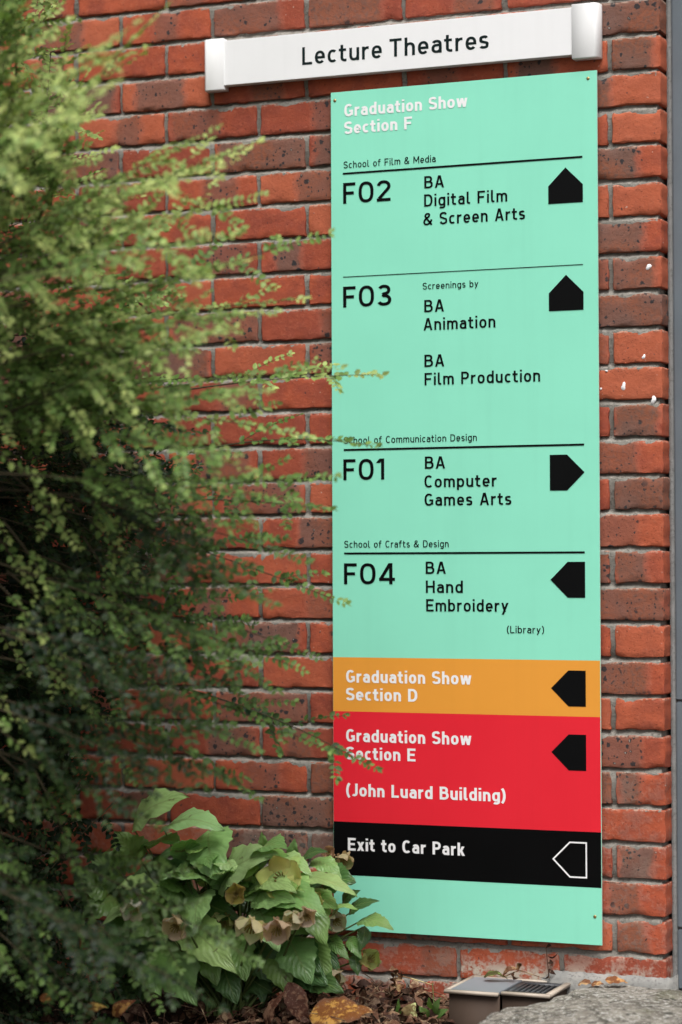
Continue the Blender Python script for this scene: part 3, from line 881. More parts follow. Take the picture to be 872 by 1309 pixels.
for k in range(7):
    x = GXM + .0155 + k * .0112
    m.box(x, x + .0048, -.128, -.036, GZ - .008, GZ - .0030)
m.build('grating', M['grate'], gl)

# ------------------------------------------------------------------ leaf builders
def leaflet(mb, base, tip, width, normal, curl=.15, fold=.25, col=(.06, .13, .03), nseg=12, serr=.06, shape=.8, twist=0, edgecol=None, ncross=6, lobes=0):
    base, tip = np.array(base, float), np.array(tip, float)
    ax = tip - base; L = np.linalg.norm(ax); ax /= L
    nr = np.array(normal, float); nr -= ax * (nr @ ax); nr /= np.linalg.norm(nr) + 1e-9
    sd = np.cross(ax, nr)
    V, UV, C = [], [], []
    for i in range(nseg + 1):
        t = i / nseg
        w = width / 2 * (math.sin(math.pi * min(1, t ** shape)) ** .85) * (1 - .25 * t) * 1.15
        if i == 0: w = width * .03
        if i == nseg: w = 0.0005
        if serr and 0 < i < nseg: w *= 1 + serr * (1 if i % 2 else -1) * (.5 + t)
        c = base + ax * L * t + nr * L * curl * (1 - (2 * t - 1) ** 2) - nr * L * curl * .6 * t * t
        tw = twist * (t - .3)
        s2 = sd * math.cos(tw) + nr * math.sin(tw); n2 = nr * math.cos(tw) - sd * math.sin(tw)
        for j in range(ncross + 1):
            q = j / ncross * 2 - 1
            wav = .05 * width * math.sin(t * 17 + q * 3 + L * 900) * abs(q)
            V.append(c + s2 * w * q + n2 * (abs(q) * w * fold - q * q * w * fold * .9 + wav))
            UV.append((j / ncross, t))
            k = np.array(col, float)
            if edgecol is not None:
                e = max(abs(q) ** 6, sstep(.85, 1, t)) * .8
                k = k * (1 - e) + np.array(edgecol) * e
            C.append(k)
    nc = ncross + 1
    F = [(i * nc + j, i * nc + j + 1, (i + 1) * nc + j + 1, (i + 1) * nc + j) for i in range(nseg) for j in range(ncross)]
    mb.add(V, F, np.array(C), np.array(UV))

def jit(c, a=.2):
    k = 1 + random.uniform(-a, a)
    return (c[0] * k * random.uniform(.9, 1.1), c[1] * k, c[2] * k * random.uniform(.85, 1.15))

# ------------------------------------------------------------------ hellebore
HX = at(290, 1260, -.24)
hb = thing('hellebore', (HX[0], -.24, -.07), 'broad leaved hellebore clump with faded green and brown nodding flowers at the wall foot', 'plant')
hl, hs_ = MB(), MB()
root = np.array([HX[0], -.22, -.06])
MID, PALE, DARK = (.19, .34, .095), (.33, .52, .19), (.075, .16, .048)  # pale and dark greens carry part of the light and shade
def px_leaf(b, t, wpx, Yb, Yt, nrm, col, curl=.12, fold=.3, shape=.8, serr=.06, twist=0, **k):
    p, q = at(b[0], b[1], Yb), at(t[0], t[1], Yt)
    q = p + (q - p) * 1.12
    leaflet(hl, p, q, wpx * 1.32 / 630.0, nrm, curl, fold, jit(col, .12), 14, serr, shape, twist, **k)
    if k.get('stalk', True):
        pass
    mid = (p + root) / 2 + np.array([0, 0, .03])
    tt = np.linspace(0, 1, 9)[:, None]
    hs_.tube((1 - tt) ** 2 * (root + rng.normal(0, .02, 3) * [1, 1, 0]) + 2 * tt * (1 - tt) * mid + tt ** 2 * p, .0035, .0016, 6)
UPN, FRN, DNN = (.1, -.35, 1), (.1, -1, .35), (0, -.7, -.6)
for a in [
    ((170, 1058), (229, 1020), 46, -.24, -.28, (-.3, -.75, .75), PALE), ((210, 1060), (276, 1055), 40, -.22, -.28, (0, -.5, 1), PALE),
    ((268, 1062), (275, 1116), 50, -.20, -.30, FRN, PALE), ((196, 1100), (268, 1110), 34, -.24, -.26, DNN, DARK),
    ((284, 1132), (218, 1118), 38, -.22, -.33, (.1, -.5, 1), PALE), ((282, 1136), (340, 1091), 50, -.24, -.30, (-.4, -.8, .7), PALE),
    ((309, 1151), (377, 1134), 30, -.24, -.31, (.1, -.5, 1), MID), ((343, 1144), (406, 1162), 42, -.24, -.33, (.2, -.7, .9), MID),
    ((376, 1135), (412, 1196), 44, -.20, -.26, (.7, -1, .3), MID), ((374, 1129), (446, 1138), 26, -.2, -.27, (.1, -.4, 1), PALE),
    ((238, 1180), (292, 1233), 42, -.25, -.34, (.2, -.9, .5), PALE), ((222, 1203), (243, 1274), 54, -.25, -.33, (-.1, -1, .3), MID),
    ((370, 1200), (394, 1250), 40, -.22, -.27, (.4, -1, .2), MID), ((330, 1204), (346, 1250), 40, -.22, -.26, (.1, -1, .2), DARK),
    ((186, 1178), (203, 1218), 40, -.22, -.27, FRN, DARK), ((376, 1102), (376, 1076), 14, -.16, -.18, FRN, MID),
    ((341, 1090), (335, 1067), 12, -.16, -.18, FRN, MID), ((384, 1104), (412, 1088), 17, -.16, -.2, (-.2, -.7, .8), DARK),
    ((325, 1108), (362, 1092), 26, -.20, -.24, (0, -.5, 1), MID), ((350, 1100), (392, 1112), 26, -.18, -.24, (0, -.6, 1), PALE),
    ((250, 1150), (296, 1170), 40, -.20, -.26, FRN, DARK), ((300, 1120), (330, 1128), 34, -.20, -.25, UPN, MID),
    ((200, 1140), (250, 1150), 36, -.2, -.27, (0, -.7, .8), MID), ((180, 1100), (150, 1068), 38, -.22, -.27, FRN, MID),
    ((160, 1120), (122, 1098), 40, -.22, -.3, FRN, MID), ((150, 1150), (112, 1168), 40, -.24, -.32, FRN, MID), ((165, 1170), (150, 1215), 38, -.25, -.3, FRN, MID),
    ((205, 1165), (175, 1195), 40, -.25, -.31, FRN, MID), ((140, 1130), (100, 1130), 36, -.25, -.31, FRN, MID), ((190, 1085), (225, 1075), 36, -.20, -.25, UPN, MID),
    ((400, 1100), (432, 1118), 22, -.16, -.2, (.2, -.6, .8), MID), ((386, 1180), (418, 1184), 24, -.2, -.24, (.2, -.6, .8), MID),
    ((300, 1180), (322, 1225), 40, -.2, -.24, FRN, DARK), ((262, 1170), (280, 1215), 40, -.2, -.24, FRN, DARK), ((380, 1215), (402, 1262), 30, -.16, -.18, FRN, DARK),
    ((262, 1193), (274, 1250), 38, -.24, -.31, FRN, MID), ((302, 1192), (312, 1246), 36, -.24, -.30, FRN, MID), ((352, 1205), (366, 1262), 36, -.22, -.27, FRN, MID), ((190, 1212), (202, 1264), 38, -.25, -.32, FRN, MID), ((285, 1225), (300, 1276), 34, -.24, -.29, FRN, DARK), ((398, 1200), (420, 1246), 26, -.18, -.22, FRN, MID), ((330, 1160), (352, 1206), 36, -.25, -.33, (.3, -.9, .5), PALE), ((262, 1140), (250, 1184), 38, -.25, -.34, (-.2, -.9, .5), PALE),
    ((458, 1179), (497, 1184), 21, -.16, -.20, (.3, -.6, .8), MID), ((446, 1168), (478, 1152), 15, -.14, -.18, (-.1, -.8, .6), DARK),
    ((438, 1157), (456, 1140), 15, -.13, -.16, (-.3, -.9, .4), DARK), ((467, 1184), (461, 1212), 14, -.15, -.18, (.6, -.8, .2), DARK),
    ((447, 1197), (460, 1222), 13, -.15, -.18, FRN, MID), ((421, 1196), (443, 1223), 14, -.15, -.18, FRN, MID), ((455, 1218), (457, 1244), 14, -.15, -.17, FRN, DARK),
    ((418, 1168), (452, 1160), 14, -.17, -.2, UPN, PALE), ((410, 1195), (432, 1240), 16, -.15, -.18, FRN, DARK), ((405, 1210), (410, 1262), 18, -.13, -.15, FRN, DARK)]:
    px_leaf(*a)
for _ in range(40):           # leaves that fill the dome
    an, k = random.uniform(-1.35, 1.35), random.uniform(.35, .95)
    u, v = 285 + 125 * k * math.sin(an), 1185 - 105 * k * math.cos(an)
    if u < 190 and random.random() < .4: continue
    yb = random.uniform(-.27, -.16)
    px_leaf((u, v), (u + random.uniform(30, 58) * math.sin(an) + random.uniform(-14, 14), v - random.uniform(5, 38) * math.cos(an * 1.3) + random.uniform(0, 22)), random.uniform(26, 40), yb, yb - .07,
            (random.uniform(-.4, .4), -.8, random.uniform(.5, 1.3)), random.choice((MID, PALE, PALE)))
for _ in range(34):           # low leaves over the soil, shade put into their dark green
    u, v = random.uniform(170, 400), random.uniform(1185, 1250)
    px_leaf((u, v), (u + random.uniform(-40, 40), v + random.uniform(15, 45)), random.uniform(20, 34), -.17, -.24, (random.uniform(-.4, .4), -1, random.uniform(.1, .6)), DARK)
for _ in range(46):           # inner leaves behind
    u, v = random.uniform(120, 420), random.uniform(1090, 1240)
    if u > 330 and v < 1120: continue
    px_leaf((u, v), (u + random.uniform(-35, 45), v + random.uniform(-10, 50)), random.uniform(24, 42), -.13, -.17, (random.uniform(-.4, .4), -1, random.uniform(.1, .8)), DARK)
hl.build('foliage', M['hleaf'], hb, True)

def flower(u, v, Y, size, axis, openness, col, edge, brown=0):
    size *= 1.4; c = at(u, v, Y); ax = np.array(axis, float) + np.array([.1, -.45, .15]); ax /= np.linalg.norm(ax)
    fb = MB()
    ref = np.array([0, 0, 1.0]) if abs(ax[2]) < .85 else np.array([1.0, 0, 0])
    a = np.cross(ax, ref); a /= np.linalg.norm(a); b = np.cross(ax, a)
    r0 = random.random() * 6
    k_n = 5
    for k in range(k_n):
        an = r0 + k * 2 * math.pi / k_n + random.uniform(-.15, .15)
        rad = a * math.cos(an) + b * math.sin(an)
        base = c - ax * size * .35
        op = openness + random.uniform(-.15, .15)
        tip = c + rad * size * (.35 + .65 * op) + ax * size * (.55 - .45 * op)
        leaflet(fb, base, tip, size * .95, -rad * .9 + ax * .5, -.28, .35, jit(col, .15), 8, 0, .95, random.uniform(-.3, .3), edge, 6)
    for k in range(9):                                         # stamens
        an = k * .7; rad = (a * math.cos(an) + b * math.sin(an))
        p0 = c - ax * size * .25; p1 = c + rad * size * .22 + ax * size * .12
        fb.tube([p0, (p0 + p1) / 2 + rad * size * .05, p1], size * .03, size * .04, 4, (.35, .28, .10))
    fb.c = [np.asarray(x)[:, :3] for x in fb.c]
    fb.uv = []
    o = fb.build('flower', M['tepal'], hb, True)
    tt = np.linspace(0, 1, 10)[:, None]
    p = c - ax * size * .35; up = p - ax * .03 + np.array([0, .01, .02])
    hs_.tube((1 - tt) ** 2 * (root + rng.normal(0, .02, 3) * [1, 1, 0]) + 2 * tt * (1 - tt) * up + tt ** 2 * p, .003, .0016, 6)
    return o
CRE, GRN, BRN, YEL = (.86, .83, .62), (.54, .62, .24), (.40, .25, .15), (.70, .74, .27)
bre, pke = (.42, .28, .17), (.74, .60, .42)
for f_ in [(171, 1163, -.40, .030, (.3, -.5, -.9), .45, CRE, bre), (224, 1186, -.43, .030, (.1, -.8, -.5), .45, (.72, .60, .40), bre),
           (320, 1187, -.41, .034, (-.1, -.35, -.95), .55, (.84, .82, .50), pke), (354, 1190, -.40, .031, (.2, -.5, -.8), .45, (.66, .50, .36), bre),
           (392, 1172, -.36, .024, (.5, -.7, -.4), .35, (.60, .45, .33), pke), (375, 1176, -.37, .024, (-.2, -.6, -.6), .3, (.62, .60, .40), pke),
           (358, 1122, -.31, .036, (.1, -1, .2), .95, YEL, (.45, .45, .15)), (301, 1143, -.34, .022, (.2, -1, -.1), .6, (.45, .36, .10), bre),
           (440, 1100, -.10, .026, (.8, -.3, -.7), .25, (.46, .40, .22), bre), (425, 1124, -.14, .026, (.4, -.6, -.3), .7, (.27, .15, .10), bre),
           (430, 1178, -.18, .026, (.8, -.5, -.4), .35, (.60, .55, .40), pke), (474, 1226, -.16, .026, (.7, -.6, .3), .35, (.42, .45, .15), (.40, .36, .2)),
           (428, 1250, -.18, .026, (.1, -.5, -.8), .4, (.46, .43, .25), bre), (285, 1180, -.26, .026, (0, -.5, -.8), .5, GRN, bre),
           (402, 1150, -.27, .020, (.2, -.9, .2), .5, GRN, bre), (445, 1215, -.12, .022, (.3, -.8, -.4), .3, BRN, bre), (420, 1090, -.12, .016, (.3, -.8, .4), .4, BRN, bre), (330, 1260, -.2, .024, (0, -.8, -.4), .5, (.22, .2, .1), bre),
           (290, 1250, -.2, .022, (0, -.8, -.4), .5, GRN, bre)]:
    flower(*f_)
hs_.build('stalks', M['stemgreen'], hb, True)

# ------------------------------------------------------------------ fine leaved shrub on the left
shrub = thing('shrub', (-1.15, -1.15, -.08), 'fine leaved evergreen shrub with arching sprays leaning in from the left, out of focus', 'shrub')
TW = MB()
LP, LA, LN, LL, LWd, LC = [], [], [], [], [], []
def unit(a): return a / (np.linalg.norm(a, axis=-1, keepdims=True) + 1e-9)
def leaves_on(pts, nrm, spacing, l0, l1, col_fn, t0=0.0, skip=.08):
    """opposite pairs of leaves along a polyline lying flat in the plane with normal nrm"""
    seg = np.linalg.norm(np.diff(pts, axis=0), axis=1); cum = np.concatenate([[0], np.cumsum(seg)])
    n = max(2, int(cum[-1] / spacing))
    s = (np.arange(n) + .5) / n * cum[-1]
    s = np.concatenate([s, [cum[-1]]])
    p = np.stack([np.interp(s, cum, pts[:, k]) for k in range(3)], 1)
    tg = unit(np.stack([np.interp(np.clip(s + .004, 0, cum[-1]), cum, pts[:, k]) - np.interp(np.clip(s - .004, 0, cum[-1]), cum, pts[:, k]) for k in range(3)], 1))
    sd = unit(np.cross(tg, nrm))
    t = s / cum[-1]
    for sg in (-1, 1):
        k = rng.random(len(s)) > skip
        d = unit(sd * sg * rng.uniform(.75, 1.1, (len(s), 1)) + tg * rng.uniform(.35, .8, (len(s), 1)) + rng.normal(0, .18, (len(s), 3)))
        if sg == 1: d[-1] = tg[-1]
        nn_ = unit(nrm + rng.normal(0, .35, (len(s), 3)))
        L = (l0 + (l1 - l0) * t) * rng.uniform(.75, 1.2, len(s))
        LP.append(p[k]); LA.append(d[k]); LN.append(nn_[k]); LL.append(L[k]); LWd.append(L[k] * rng.uniform(.56, .74, k.sum()))
        LC.append(col_fn(t0 + (1 - t0) * t[k]))
OLD_SHADE, NEW, TIPC = np.array([.0048, .0165, .0045]), np.array([.145, .245, .062]), np.array([.42, .48, .165])  # darkest green also holds the hollow's self-shade, not only leaf age
def col_maker(young_lit):
    YB = .15 + .5 * sstep(.4, .75, young_lit)
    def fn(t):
        y = np.clip(young_lit * (YB + (1 - YB) * t ** 1.6) + rng.normal(0, .02 + .09 * young_lit, len(t)), 0, 1)[:, None]
        c = np.where(y < .55, OLD_SHADE + (NEW - OLD_SHADE) * y / .55, NEW + (TIPC - NEW) * (y - .55) / .45)
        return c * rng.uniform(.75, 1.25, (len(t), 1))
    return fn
def bez(a, c, b, n): 
    t = np.linspace(0, 1, n)[:, None]
    return (1 - t) ** 2 * a + 2 * t * (1 - t) * c + t * t * b
def spray(tip, length, rise, bow, young_lit, dens=1.0, yaw=None, fine=True):
    """an arching branch ending at tip, with side twigs in one plane"""
    tip = np.array(tip, float)
    az = yaw if yaw is not None else rng.normal(0, .35)
    dirx = np.array([math.cos(az), math.sin(az), 0])
    a = tip - dirx * length * math.sqrt(max(.1, 1 - rise * rise)) - np.array([0, 0, length * rise])
    c = (a + tip) / 2 + np.array([0, 0, bow * length])
    pts = bez(a, c, tip, 26)
    TW.tube(pts[::2], .0020, .0007, 5)
    nrm0 = unit(unit(np.cross(np.cross(pts[-1] - pts[0], np.array([0, 0, 1.0])), pts[-1] - pts[0])) + rng.normal(0, .25, 3) + np.array([.35, -.75, 0]))
    cf = col_maker(young_lit)
    tailN = 19
    leaves_on(pts[tailN:], nrm0, .0115, .0175, .0125, cf, .55)
    leaves_on(pts[8:tailN], nrm0, .014, .018, .0165, cf, .1, .3)
    step = .036 / dens
    ns_ = int(length * .72 / step)
    for k in range(ns_):
        t = .22 + .64 * (k + rng.random() * .6) / max(1, ns_)
        i = t * 25; i0 = int(i); p = pts[i0] + (pts[min(25, i0 + 1)] - pts[i0]) * (i - i0)
        tg = unit(pts[min(25, i0 + 1)] - pts[i0])
        sd = unit(np.cross(tg, nrm0)) * (1 if k % 2 else -1)
        ll = length * rng.uniform(.12, .26) * (1.15 - t) * 1.5 + .012
        d = unit(sd * rng.uniform(.5, 1.0) + tg * .8 + nrm0 * rng.normal(0, .15) + rng.normal(0, .12, 3))
        e = p + d * ll + np.array([0, 0, -ll * rng.uniform(-.02, .28)])
        tw = bez(p, (p + e) / 2 + np.array([0, 0, ll * .08]), e, 7)
        TW.tube(tw[::2], .0008, .0005, 4)
        leaves_on(tw, unit(nrm0 + rng.normal(0, .2, 3)), .0115, .0175, .0125, cf, t * .5)
# tips seen in the photograph (pixel, distance from the wall): leading sprays of the outline
def young_lit_at(v): return float(np.interp(v, [-100, 100, 350, 480, 600, 700, 850, 1000, 1300], [.86, .84, .74, .62, .46, .36, .34, .28, .20]))  # leaf age mixed with shade painted in by height
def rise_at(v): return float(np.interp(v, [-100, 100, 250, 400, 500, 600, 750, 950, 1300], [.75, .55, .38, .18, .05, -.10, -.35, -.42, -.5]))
TIPS = [(215, 6, 1.0), (175, 30, 1.2), (160, 62, 1.1), (150, 105, 1.3), (130, 140, 1.0), (280, 162, .85), (333, 182, .8), (300, 205, .95), (338, 250, .7), (425, 297, .6), (300, 300, 1.0), (330, 330, .9),
        (392, 382, .6), (355, 398, .8), (300, 420, 1.0), (492, 479, .32), (440, 470, .55), (345, 500, .9), (484, 571, .36), (398, 560, .6), (432, 610, .6), (425, 652, .5), (380, 640, .75), (340, 610, .95),
        (350, 690, .7), (442, 772, .36), (395, 718, .6), (352, 775, .75), (310, 760, .9), (390, 858, .5), (408, 842, .45), (330, 850, .8), (335, 905, .6), (356, 884, .6), (482, 984, .34), (425, 962, .5), (330, 960, .7), (300, 1000, .7),
        (330, 1022, .6), (240, 1010, .9), (260, 930, .9), (280, 880, .9), (210, 1060, .9), (330, 1232, .75), (285, 1290, .9), (200, 1250, 1.1), (60, -10, .9), (90, 25, 1.0), (40, 60, 1.1), (75, 95, .8), (110, 60, .9), (30, 130, .9), (95, 165, 1.0), (125, 205, .9), (60, 200, .7), (180, 240, .8), (240, 275, .9), (210, 330, 1.0), (180, 400, .9), (250, 450, .8), (230, 520, .9)]
for u, v, dy in TIPS:
    dy += .2
    spray(at(u, v, -dy), rng.uniform(.42, .62), rise_at(v) * .8 + rng.normal(0, .06), rng.uniform(.02, .09), max(.05, young_lit_at(v) + (.14 if v < 650 else .10 if u > 320 else -.24) + rng.normal(0, .08)), .45 if u > 390 else .9, rng.normal(.05, .22))
Rv = np.array([(-200, 20), (0, 95), (100, 115), (200, 150), (300, 215), (400, 255), (500, 275), (600, 255), (700, 240), (800, 215), (900, 165), (1000, 125), (1100, 90), (1200, 110), (1309, 175), (1450, 210)], float)
N_IN = 300
for k in range(N_IN):
    v = -160 + 1620 * ((k * .6180339) % 1)
    R = np.interp(v, Rv[:, 0], Rv[:, 1])
    u = R - abs(rng.normal(0, 1)) * 120
    front = v < 540 or rng.random() < .05
    if front:
        dy = rng.uniform(.45, 1.15)
        spray(at(u, v, -dy), rng.uniform(.30, .5), rise_at(v) * .8 + rng.normal(0, .12), rng.uniform(.0, .08), (young_lit_at(v) if v < 540 else .10) + rng.normal(0, .06), .8, rng.normal(0, .5))
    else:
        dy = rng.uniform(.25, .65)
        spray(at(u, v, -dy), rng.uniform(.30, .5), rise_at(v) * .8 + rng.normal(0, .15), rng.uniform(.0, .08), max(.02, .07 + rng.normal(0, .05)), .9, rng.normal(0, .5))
for k in range(150):  # recessed near-black sprays, the hollow's shade put into their colour
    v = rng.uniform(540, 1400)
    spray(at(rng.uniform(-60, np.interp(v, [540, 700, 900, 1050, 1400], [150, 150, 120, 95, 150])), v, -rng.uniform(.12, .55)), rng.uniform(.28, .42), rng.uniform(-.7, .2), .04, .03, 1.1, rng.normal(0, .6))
# drooping young shoots in front of the dark hollow
for u, v, dy in [(72, 838, 1.05), (137, 862, .95), (66, 988, 1.1), (66, 637, 1.1), (72, 540, 1.1), (12, 1042, 1.1), (14, 566, 1.15), (112, 905, .9), (60, 1195, 1.0), (140, 1262, .9), (205, 1292, .8), (100, 1112, 1.0), (100, 700, 1.0), (35, 860, .8), (170, 800, .8), (150, 690, .9), (25, 1260, 1.1), (170, 1000, .7), (90, 1290, 1.0), (230, 1240, .8), (45, 760, 1.0), (95, 800, 1.0), (180, 740, .85), (200, 880, .7), (30, 930, 1.0), (85, 1060, .95), (30, 1120, 1.05), (110, 1200, .95), (10, 690, 1.0), (130, 600, 1.0), (60, 455, 1.0), (190, 620, .9)]:
    spray(at(u, v, -dy), rng.uniform(.16, .26), rng.uniform(-.85, -.6), .08, .86 if v < 1060 else .50, .55, rng.normal(0, .3))
# dark inside; unseen crown and camera-side mass added to shade the lower shrub
for k in range(150):
    z = rng.uniform(-.02, 1.35)
    x, y = rng.uniform(-1.9, -1.12), rng.uniform(-1.2, -.25)
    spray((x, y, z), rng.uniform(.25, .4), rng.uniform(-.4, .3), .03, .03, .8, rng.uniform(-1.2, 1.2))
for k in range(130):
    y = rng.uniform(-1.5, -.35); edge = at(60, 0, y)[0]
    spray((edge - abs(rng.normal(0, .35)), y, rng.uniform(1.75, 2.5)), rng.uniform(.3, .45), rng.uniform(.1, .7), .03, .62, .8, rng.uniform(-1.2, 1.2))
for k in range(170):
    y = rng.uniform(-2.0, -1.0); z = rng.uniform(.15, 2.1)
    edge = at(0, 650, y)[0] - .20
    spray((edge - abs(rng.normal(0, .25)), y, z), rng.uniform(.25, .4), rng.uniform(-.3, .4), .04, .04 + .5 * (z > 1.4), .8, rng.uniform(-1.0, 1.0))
P_, A_, N_, L_, W_, C_ = (np.concatenate(x) for x in (LP, LA, LN, LL, LWd, LC))
N_ = unit(N_ - A_ * np.sum(N_ * A_, 1, keepdims=True)); S_ = np.cross(A_, N_)
def lv(t, w, up): return P_ + A_ * (L_ * t)[:, None] + S_ * (W_ * w)[:, None] + N_ * (L_ * up)[:, None]
VV = np.stack([lv(0, 0, 0), lv(.28, .46, .06), lv(.68, .40, .04), lv(1, 0, -.05), lv(.68, -.40, .04), lv(.28, -.46, .06)], 1).reshape(-1, 3)
b_ = np.arange(len(P_))[:, None] * 6
lf = MB(); lf.add(VV, np.vstack([b_ + [0, 1, 2, 3], b_ + [0, 3, 4, 5]]), np.repeat(C_, 6, 0))
lf.build('foliage', M['leaf'], shrub)
TW.build('twigs', M['twig'], shrub, True)
st = MB()
for k in range(16):
    e = np.array([rng.uniform(-1.7, -.95), rng.uniform(-1.5, -.5), rng.uniform(.5, 1.7)])
    b0 = np.array([-1.15, -1.1, -.09]) + rng.normal(0, .06, 3) * [1, 1, 0]
    st.tube(bez(b0, np.array([(b0[0] + e[0]) / 2, (b0[1] + e[1]) / 2, e[2] * .7]), e, 14), .011, .004, 7)
st.build('stems', M['bark'], shrub, True)


# ------------------------------------------------------------------ fallen leaves, litter, dry stems
def dead_leaf(name, c, ax, L, W, nrm, col, curl, label, edge=None, fold=.5, group='fallen leaves at the wall foot', shape=.8, twist=.5):
    mb = MB(); c = np.array(c, float); ax = np.array(ax, float); ax /= np.linalg.norm(ax)
    leaflet(mb, c - ax * L / 2, c + ax * L / 2, W, nrm, curl, fold, col, 14, .05, shape, twist, edge, 8)
    o = mb.build(name, M['dead'], None, True)
    return tag(o, label, 'leaf', group)
YLW, BRO, TAN = (.50, .30, .04), (.19, .095, .05), (.42, .27, .13)
dead_leaf('fallen_leaf', at(437, 1296, -.33), (1, .15, .12), .135, .085, (.15, -.55, .8), (.42, .22, .045), .05, 'large yellow and brown mottled dead leaf below the hellebore', (.26, .17, .11), .2)
dead_leaf('fallen_leaf', at(352, 1290, -.36), (.5, 0, 1), .085, .038, (-.5, -.8, .4), (.24, .13, .08), .12, 'dark red brown curled dead leaf standing upright beside the yellow one', None, .45)
dead_leaf('fallen_leaf', at(380, 1284, -.32), (.45, 0, -1), .095, .045, (.5, -.9, .3), (.15, .075, .045), .10, 'drooping dark brown leaf between the hellebore and the mottled yellow leaf', None, .4)
dead_leaf('fallen_leaf', at(748, 1257, -.045), (.8, -.5, .1), .036, .026, (0, -.45, .9), TAN, .05, 'left curled tan leaf on the stone edge near the grating', None, .4)
dead_leaf('fallen_leaf', at(764, 1258, -.05), (1, -.3, .1), .030, .020, (0, -.45, .9), (.40, .23, .10), .05, 'small folded tan leaf, middle one of three on the stone', None, .4)
dead_leaf('fallen_leaf', at(788, 1254, -.04), (1, .1, -.05), .046, .026, (0, -.45, .9), (.45, .24, .09), .05, 'orange brown leaf furthest right on the stone by the wall', None, .35)
dead_leaf('fallen_leaf', at(634, 1249, -.05), (1, .2, .02), .050, .026, (0, -.3, 1), (.14, .20, .05), .2, 'withered green leaf lying on the grey drain lid', (.22, .16, .08), .5)
dead_leaf('fallen_leaf', at(655, 1243, -.04), (1, .2, .35), .040, .018, (0, -.6, 1), (.30, .18, .09), .3, 'curled brown leaf leaning on the wall behind the drain lid', None, .8)
dead_leaf('fallen_leaf', at(525, 1293, -.20), (.5, 0, 1), .040, .034, (.2, -1, .3), (.42, .46, .20), .1, 'pale green star shaped leaf scrap left of the drain', None, .5)
dead_leaf('fallen_leaf', at(60, 1278, -.75), (1, .1, -.4), .030, .018, (.2, -.8, .6), (.42, .22, .05), .2, 'orange leaf low in the shrub at the lower left', None, .6)
dead_leaf('fallen_leaf', at(122, 1290, -.7), (1, .2, .3), .045, .024, (.2, -.8, .6), (.40, .27, .06), .2, 'yellow leaf under the shrub near the bottom edge', (.25, .12, .04), .5)
dead_leaf('fallen_leaf', at(158, 1288, -.55), (.8, .2, .6), .055, .028, (.3, -.9, .5), (.36, .19, .05), .2, 'ochre and maroon leaf below the shrub, furthest right of the yellow ones', (.20, .06, .05), .6)

def litter():
    mb = MB()
    for k in range(1500):
        x = rng.uniform(-1.75, -.40) if k < 900 else rng.uniform(-.86, -.42); y = rng.uniform(-.95, -.01) if k < 900 else rng.uniform(-.36, -.01)
        hgt = .055 * math.exp(-((x + .62) / .22) ** 2) * sstep(-.5, -.08, y)
        z = -.075 + rng.uniform(.0, .022) + hgt * rng.random()
        ax = unit(rng.normal(0, 1, 3) * [1, 1, .35])
        cl = [(.20, .12, .07), (.12, .07, .045), (.30, .21, .13), (.26, .17, .10), (.09, .055, .035)][rng.integers(5)]
        L = rng.uniform(.015, .05)
        p = np.array([x, y, z])
        leaflet(mb, p - ax * L / 2, p + ax * L / 2, L * rng.uniform(.25, .6), unit(rng.normal(0, .6, 3) + np.array([0, -.3, 1])), rng.uniform(-.3, .3), .6, cl, 5, 0, .85, rng.uniform(-1.5, 1.5), None, 3)
    for k in range(260):
        x = rng.uniform(-1.5, -.42); y = rng.uniform(-.6, -.01); z = -.065 + rng.uniform(0, .03) + .05 * math.exp(-((x + .62) / .2) ** 2) * sstep(-.5, -.08, y) * rng.random()
        ax = unit(rng.normal(0, 1, 3) * [1, 1, .4]); L = rng.uniform(.02, .09); p = np.array([x, y, z])
        mb.tube([p - ax * L / 2, p + np.array([0, 0, .005]), p + ax * L / 2], .0011, .0007, 4, [(.34, .26, .16), (.16, .11, .07)][k % 2])
    mb.c = [np.asarray(x)[:, :3] for x in mb.c]
    mb.uv = []
    o = mb.build('leaf_litter', M['dead'], None, True)
    tag(o, 'dry brown leaf litter and stalks on the soil at the wall foot', 'leaf litter', None, 'stuff')
litter()
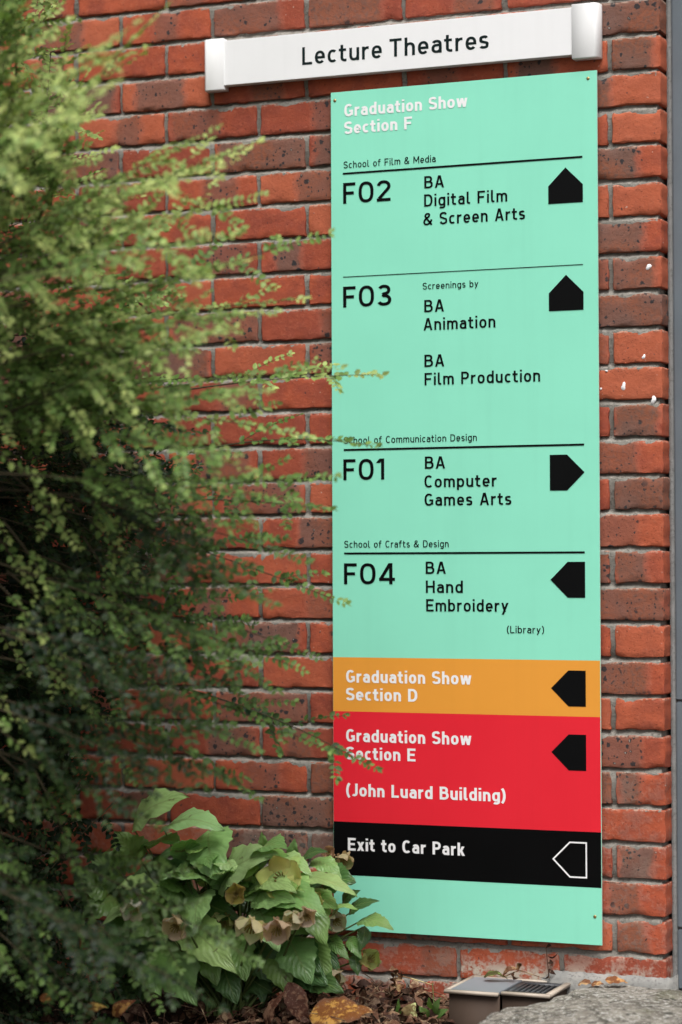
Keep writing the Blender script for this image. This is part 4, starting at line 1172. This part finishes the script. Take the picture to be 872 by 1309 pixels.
def dry_stem(pts, r, col, label, heads=()):
    mb = MB(); pts = np.array(pts)
    t = np.linspace(0, 1, len(pts)); q = np.linspace(0, 1, 14)
    P = np.stack([np.interp(q, t, pts[:, k]) for k in range(3)], 1)
    mb.tube(P, r, r * .6, 6, col)
    for (i, L, W) in heads:
        p = P[i]; d = unit(rng.normal(0, 1, 3) + np.array([0, -.3, -.5]))
        leaflet(mb, p, p + d * L, W, unit(rng.normal(0, 1, 3)), .3, .7, jit(col, .3), 7, 0, .85, 1.2, None, 4)
    mb.c = [np.asarray(x)[:, :3] for x in mb.c]; mb.uv = []
    o = mb.build('dry_stem', M['dead'], None, True)
    return tag(o, label, 'dry stem', 'dry stems at the wall foot')
dry_stem([at(497, 1292, -.10), at(503, 1270, -.10), at(506, 1246, -.08)], .002, (.30, .20, .11), 'brown withered stem with crumpled leaves left of the drain', [(13, .03, .018), (12, .03, .02), (11, .028, .02), (9, .03, .018), (7, .03, .016), (13, .022, .016), (10, .03, .02), (8, .026, .02)])
dry_stem([at(507, 1246, -.07), at(530, 1252, -.06), at(553, 1259, -.05)], .0016, (.55, .45, .22), 'straight straw coloured stalk leaning across the lowest bricks')
dry_stem([at(702, 1251, -.02), at(700, 1230, -.015), at(698, 1212, -.012)], .0013, (.14, .09, .055), 'thin dead weed standing against the wall behind the grating', [(13, .02, .007), (10, .024, .008), (6, .024, .009), (4, .02, .008), (2, .02, .012)])
dry_stem([at(646, 1248, -.05), at(664, 1240, -.04), at(690, 1249, -.03)], .0014, (.36, .24, .12), 'bent tan twig lying over the drain lid', [(4, .022, .012), (6, .022, .01)])
sd_ = thing('seedling', at(552, 1300, -.16), 'small green seedling sprouting from litter left of the drain', 'seedling')
mb, ms = MB(), MB()
for b, t, w in (((512, 1306), (509, 1278), 9), ((556, 1296), (562, 1276), 11), ((548, 1300), (536, 1287), 12), ((558, 1300), (572, 1290), 10), ((552, 1290), (548, 1276), 8)):
    leaflet(mb, at(*b, -.17), at(*t, -.19), w / 630, (0, -.9, .4), .1, .3, jit((.13, .24, .06), .2), 8, .04, .85, 0, None, 4)
ms.tube([at(553, 1312, -.16), at(555, 1290, -.16), at(553, 1256, -.14)], .0016, .0009, 5)
mb.build('foliage', M['hleaf'], sd_, True); ms.build('stem', M['stemgreen'], sd_, True)
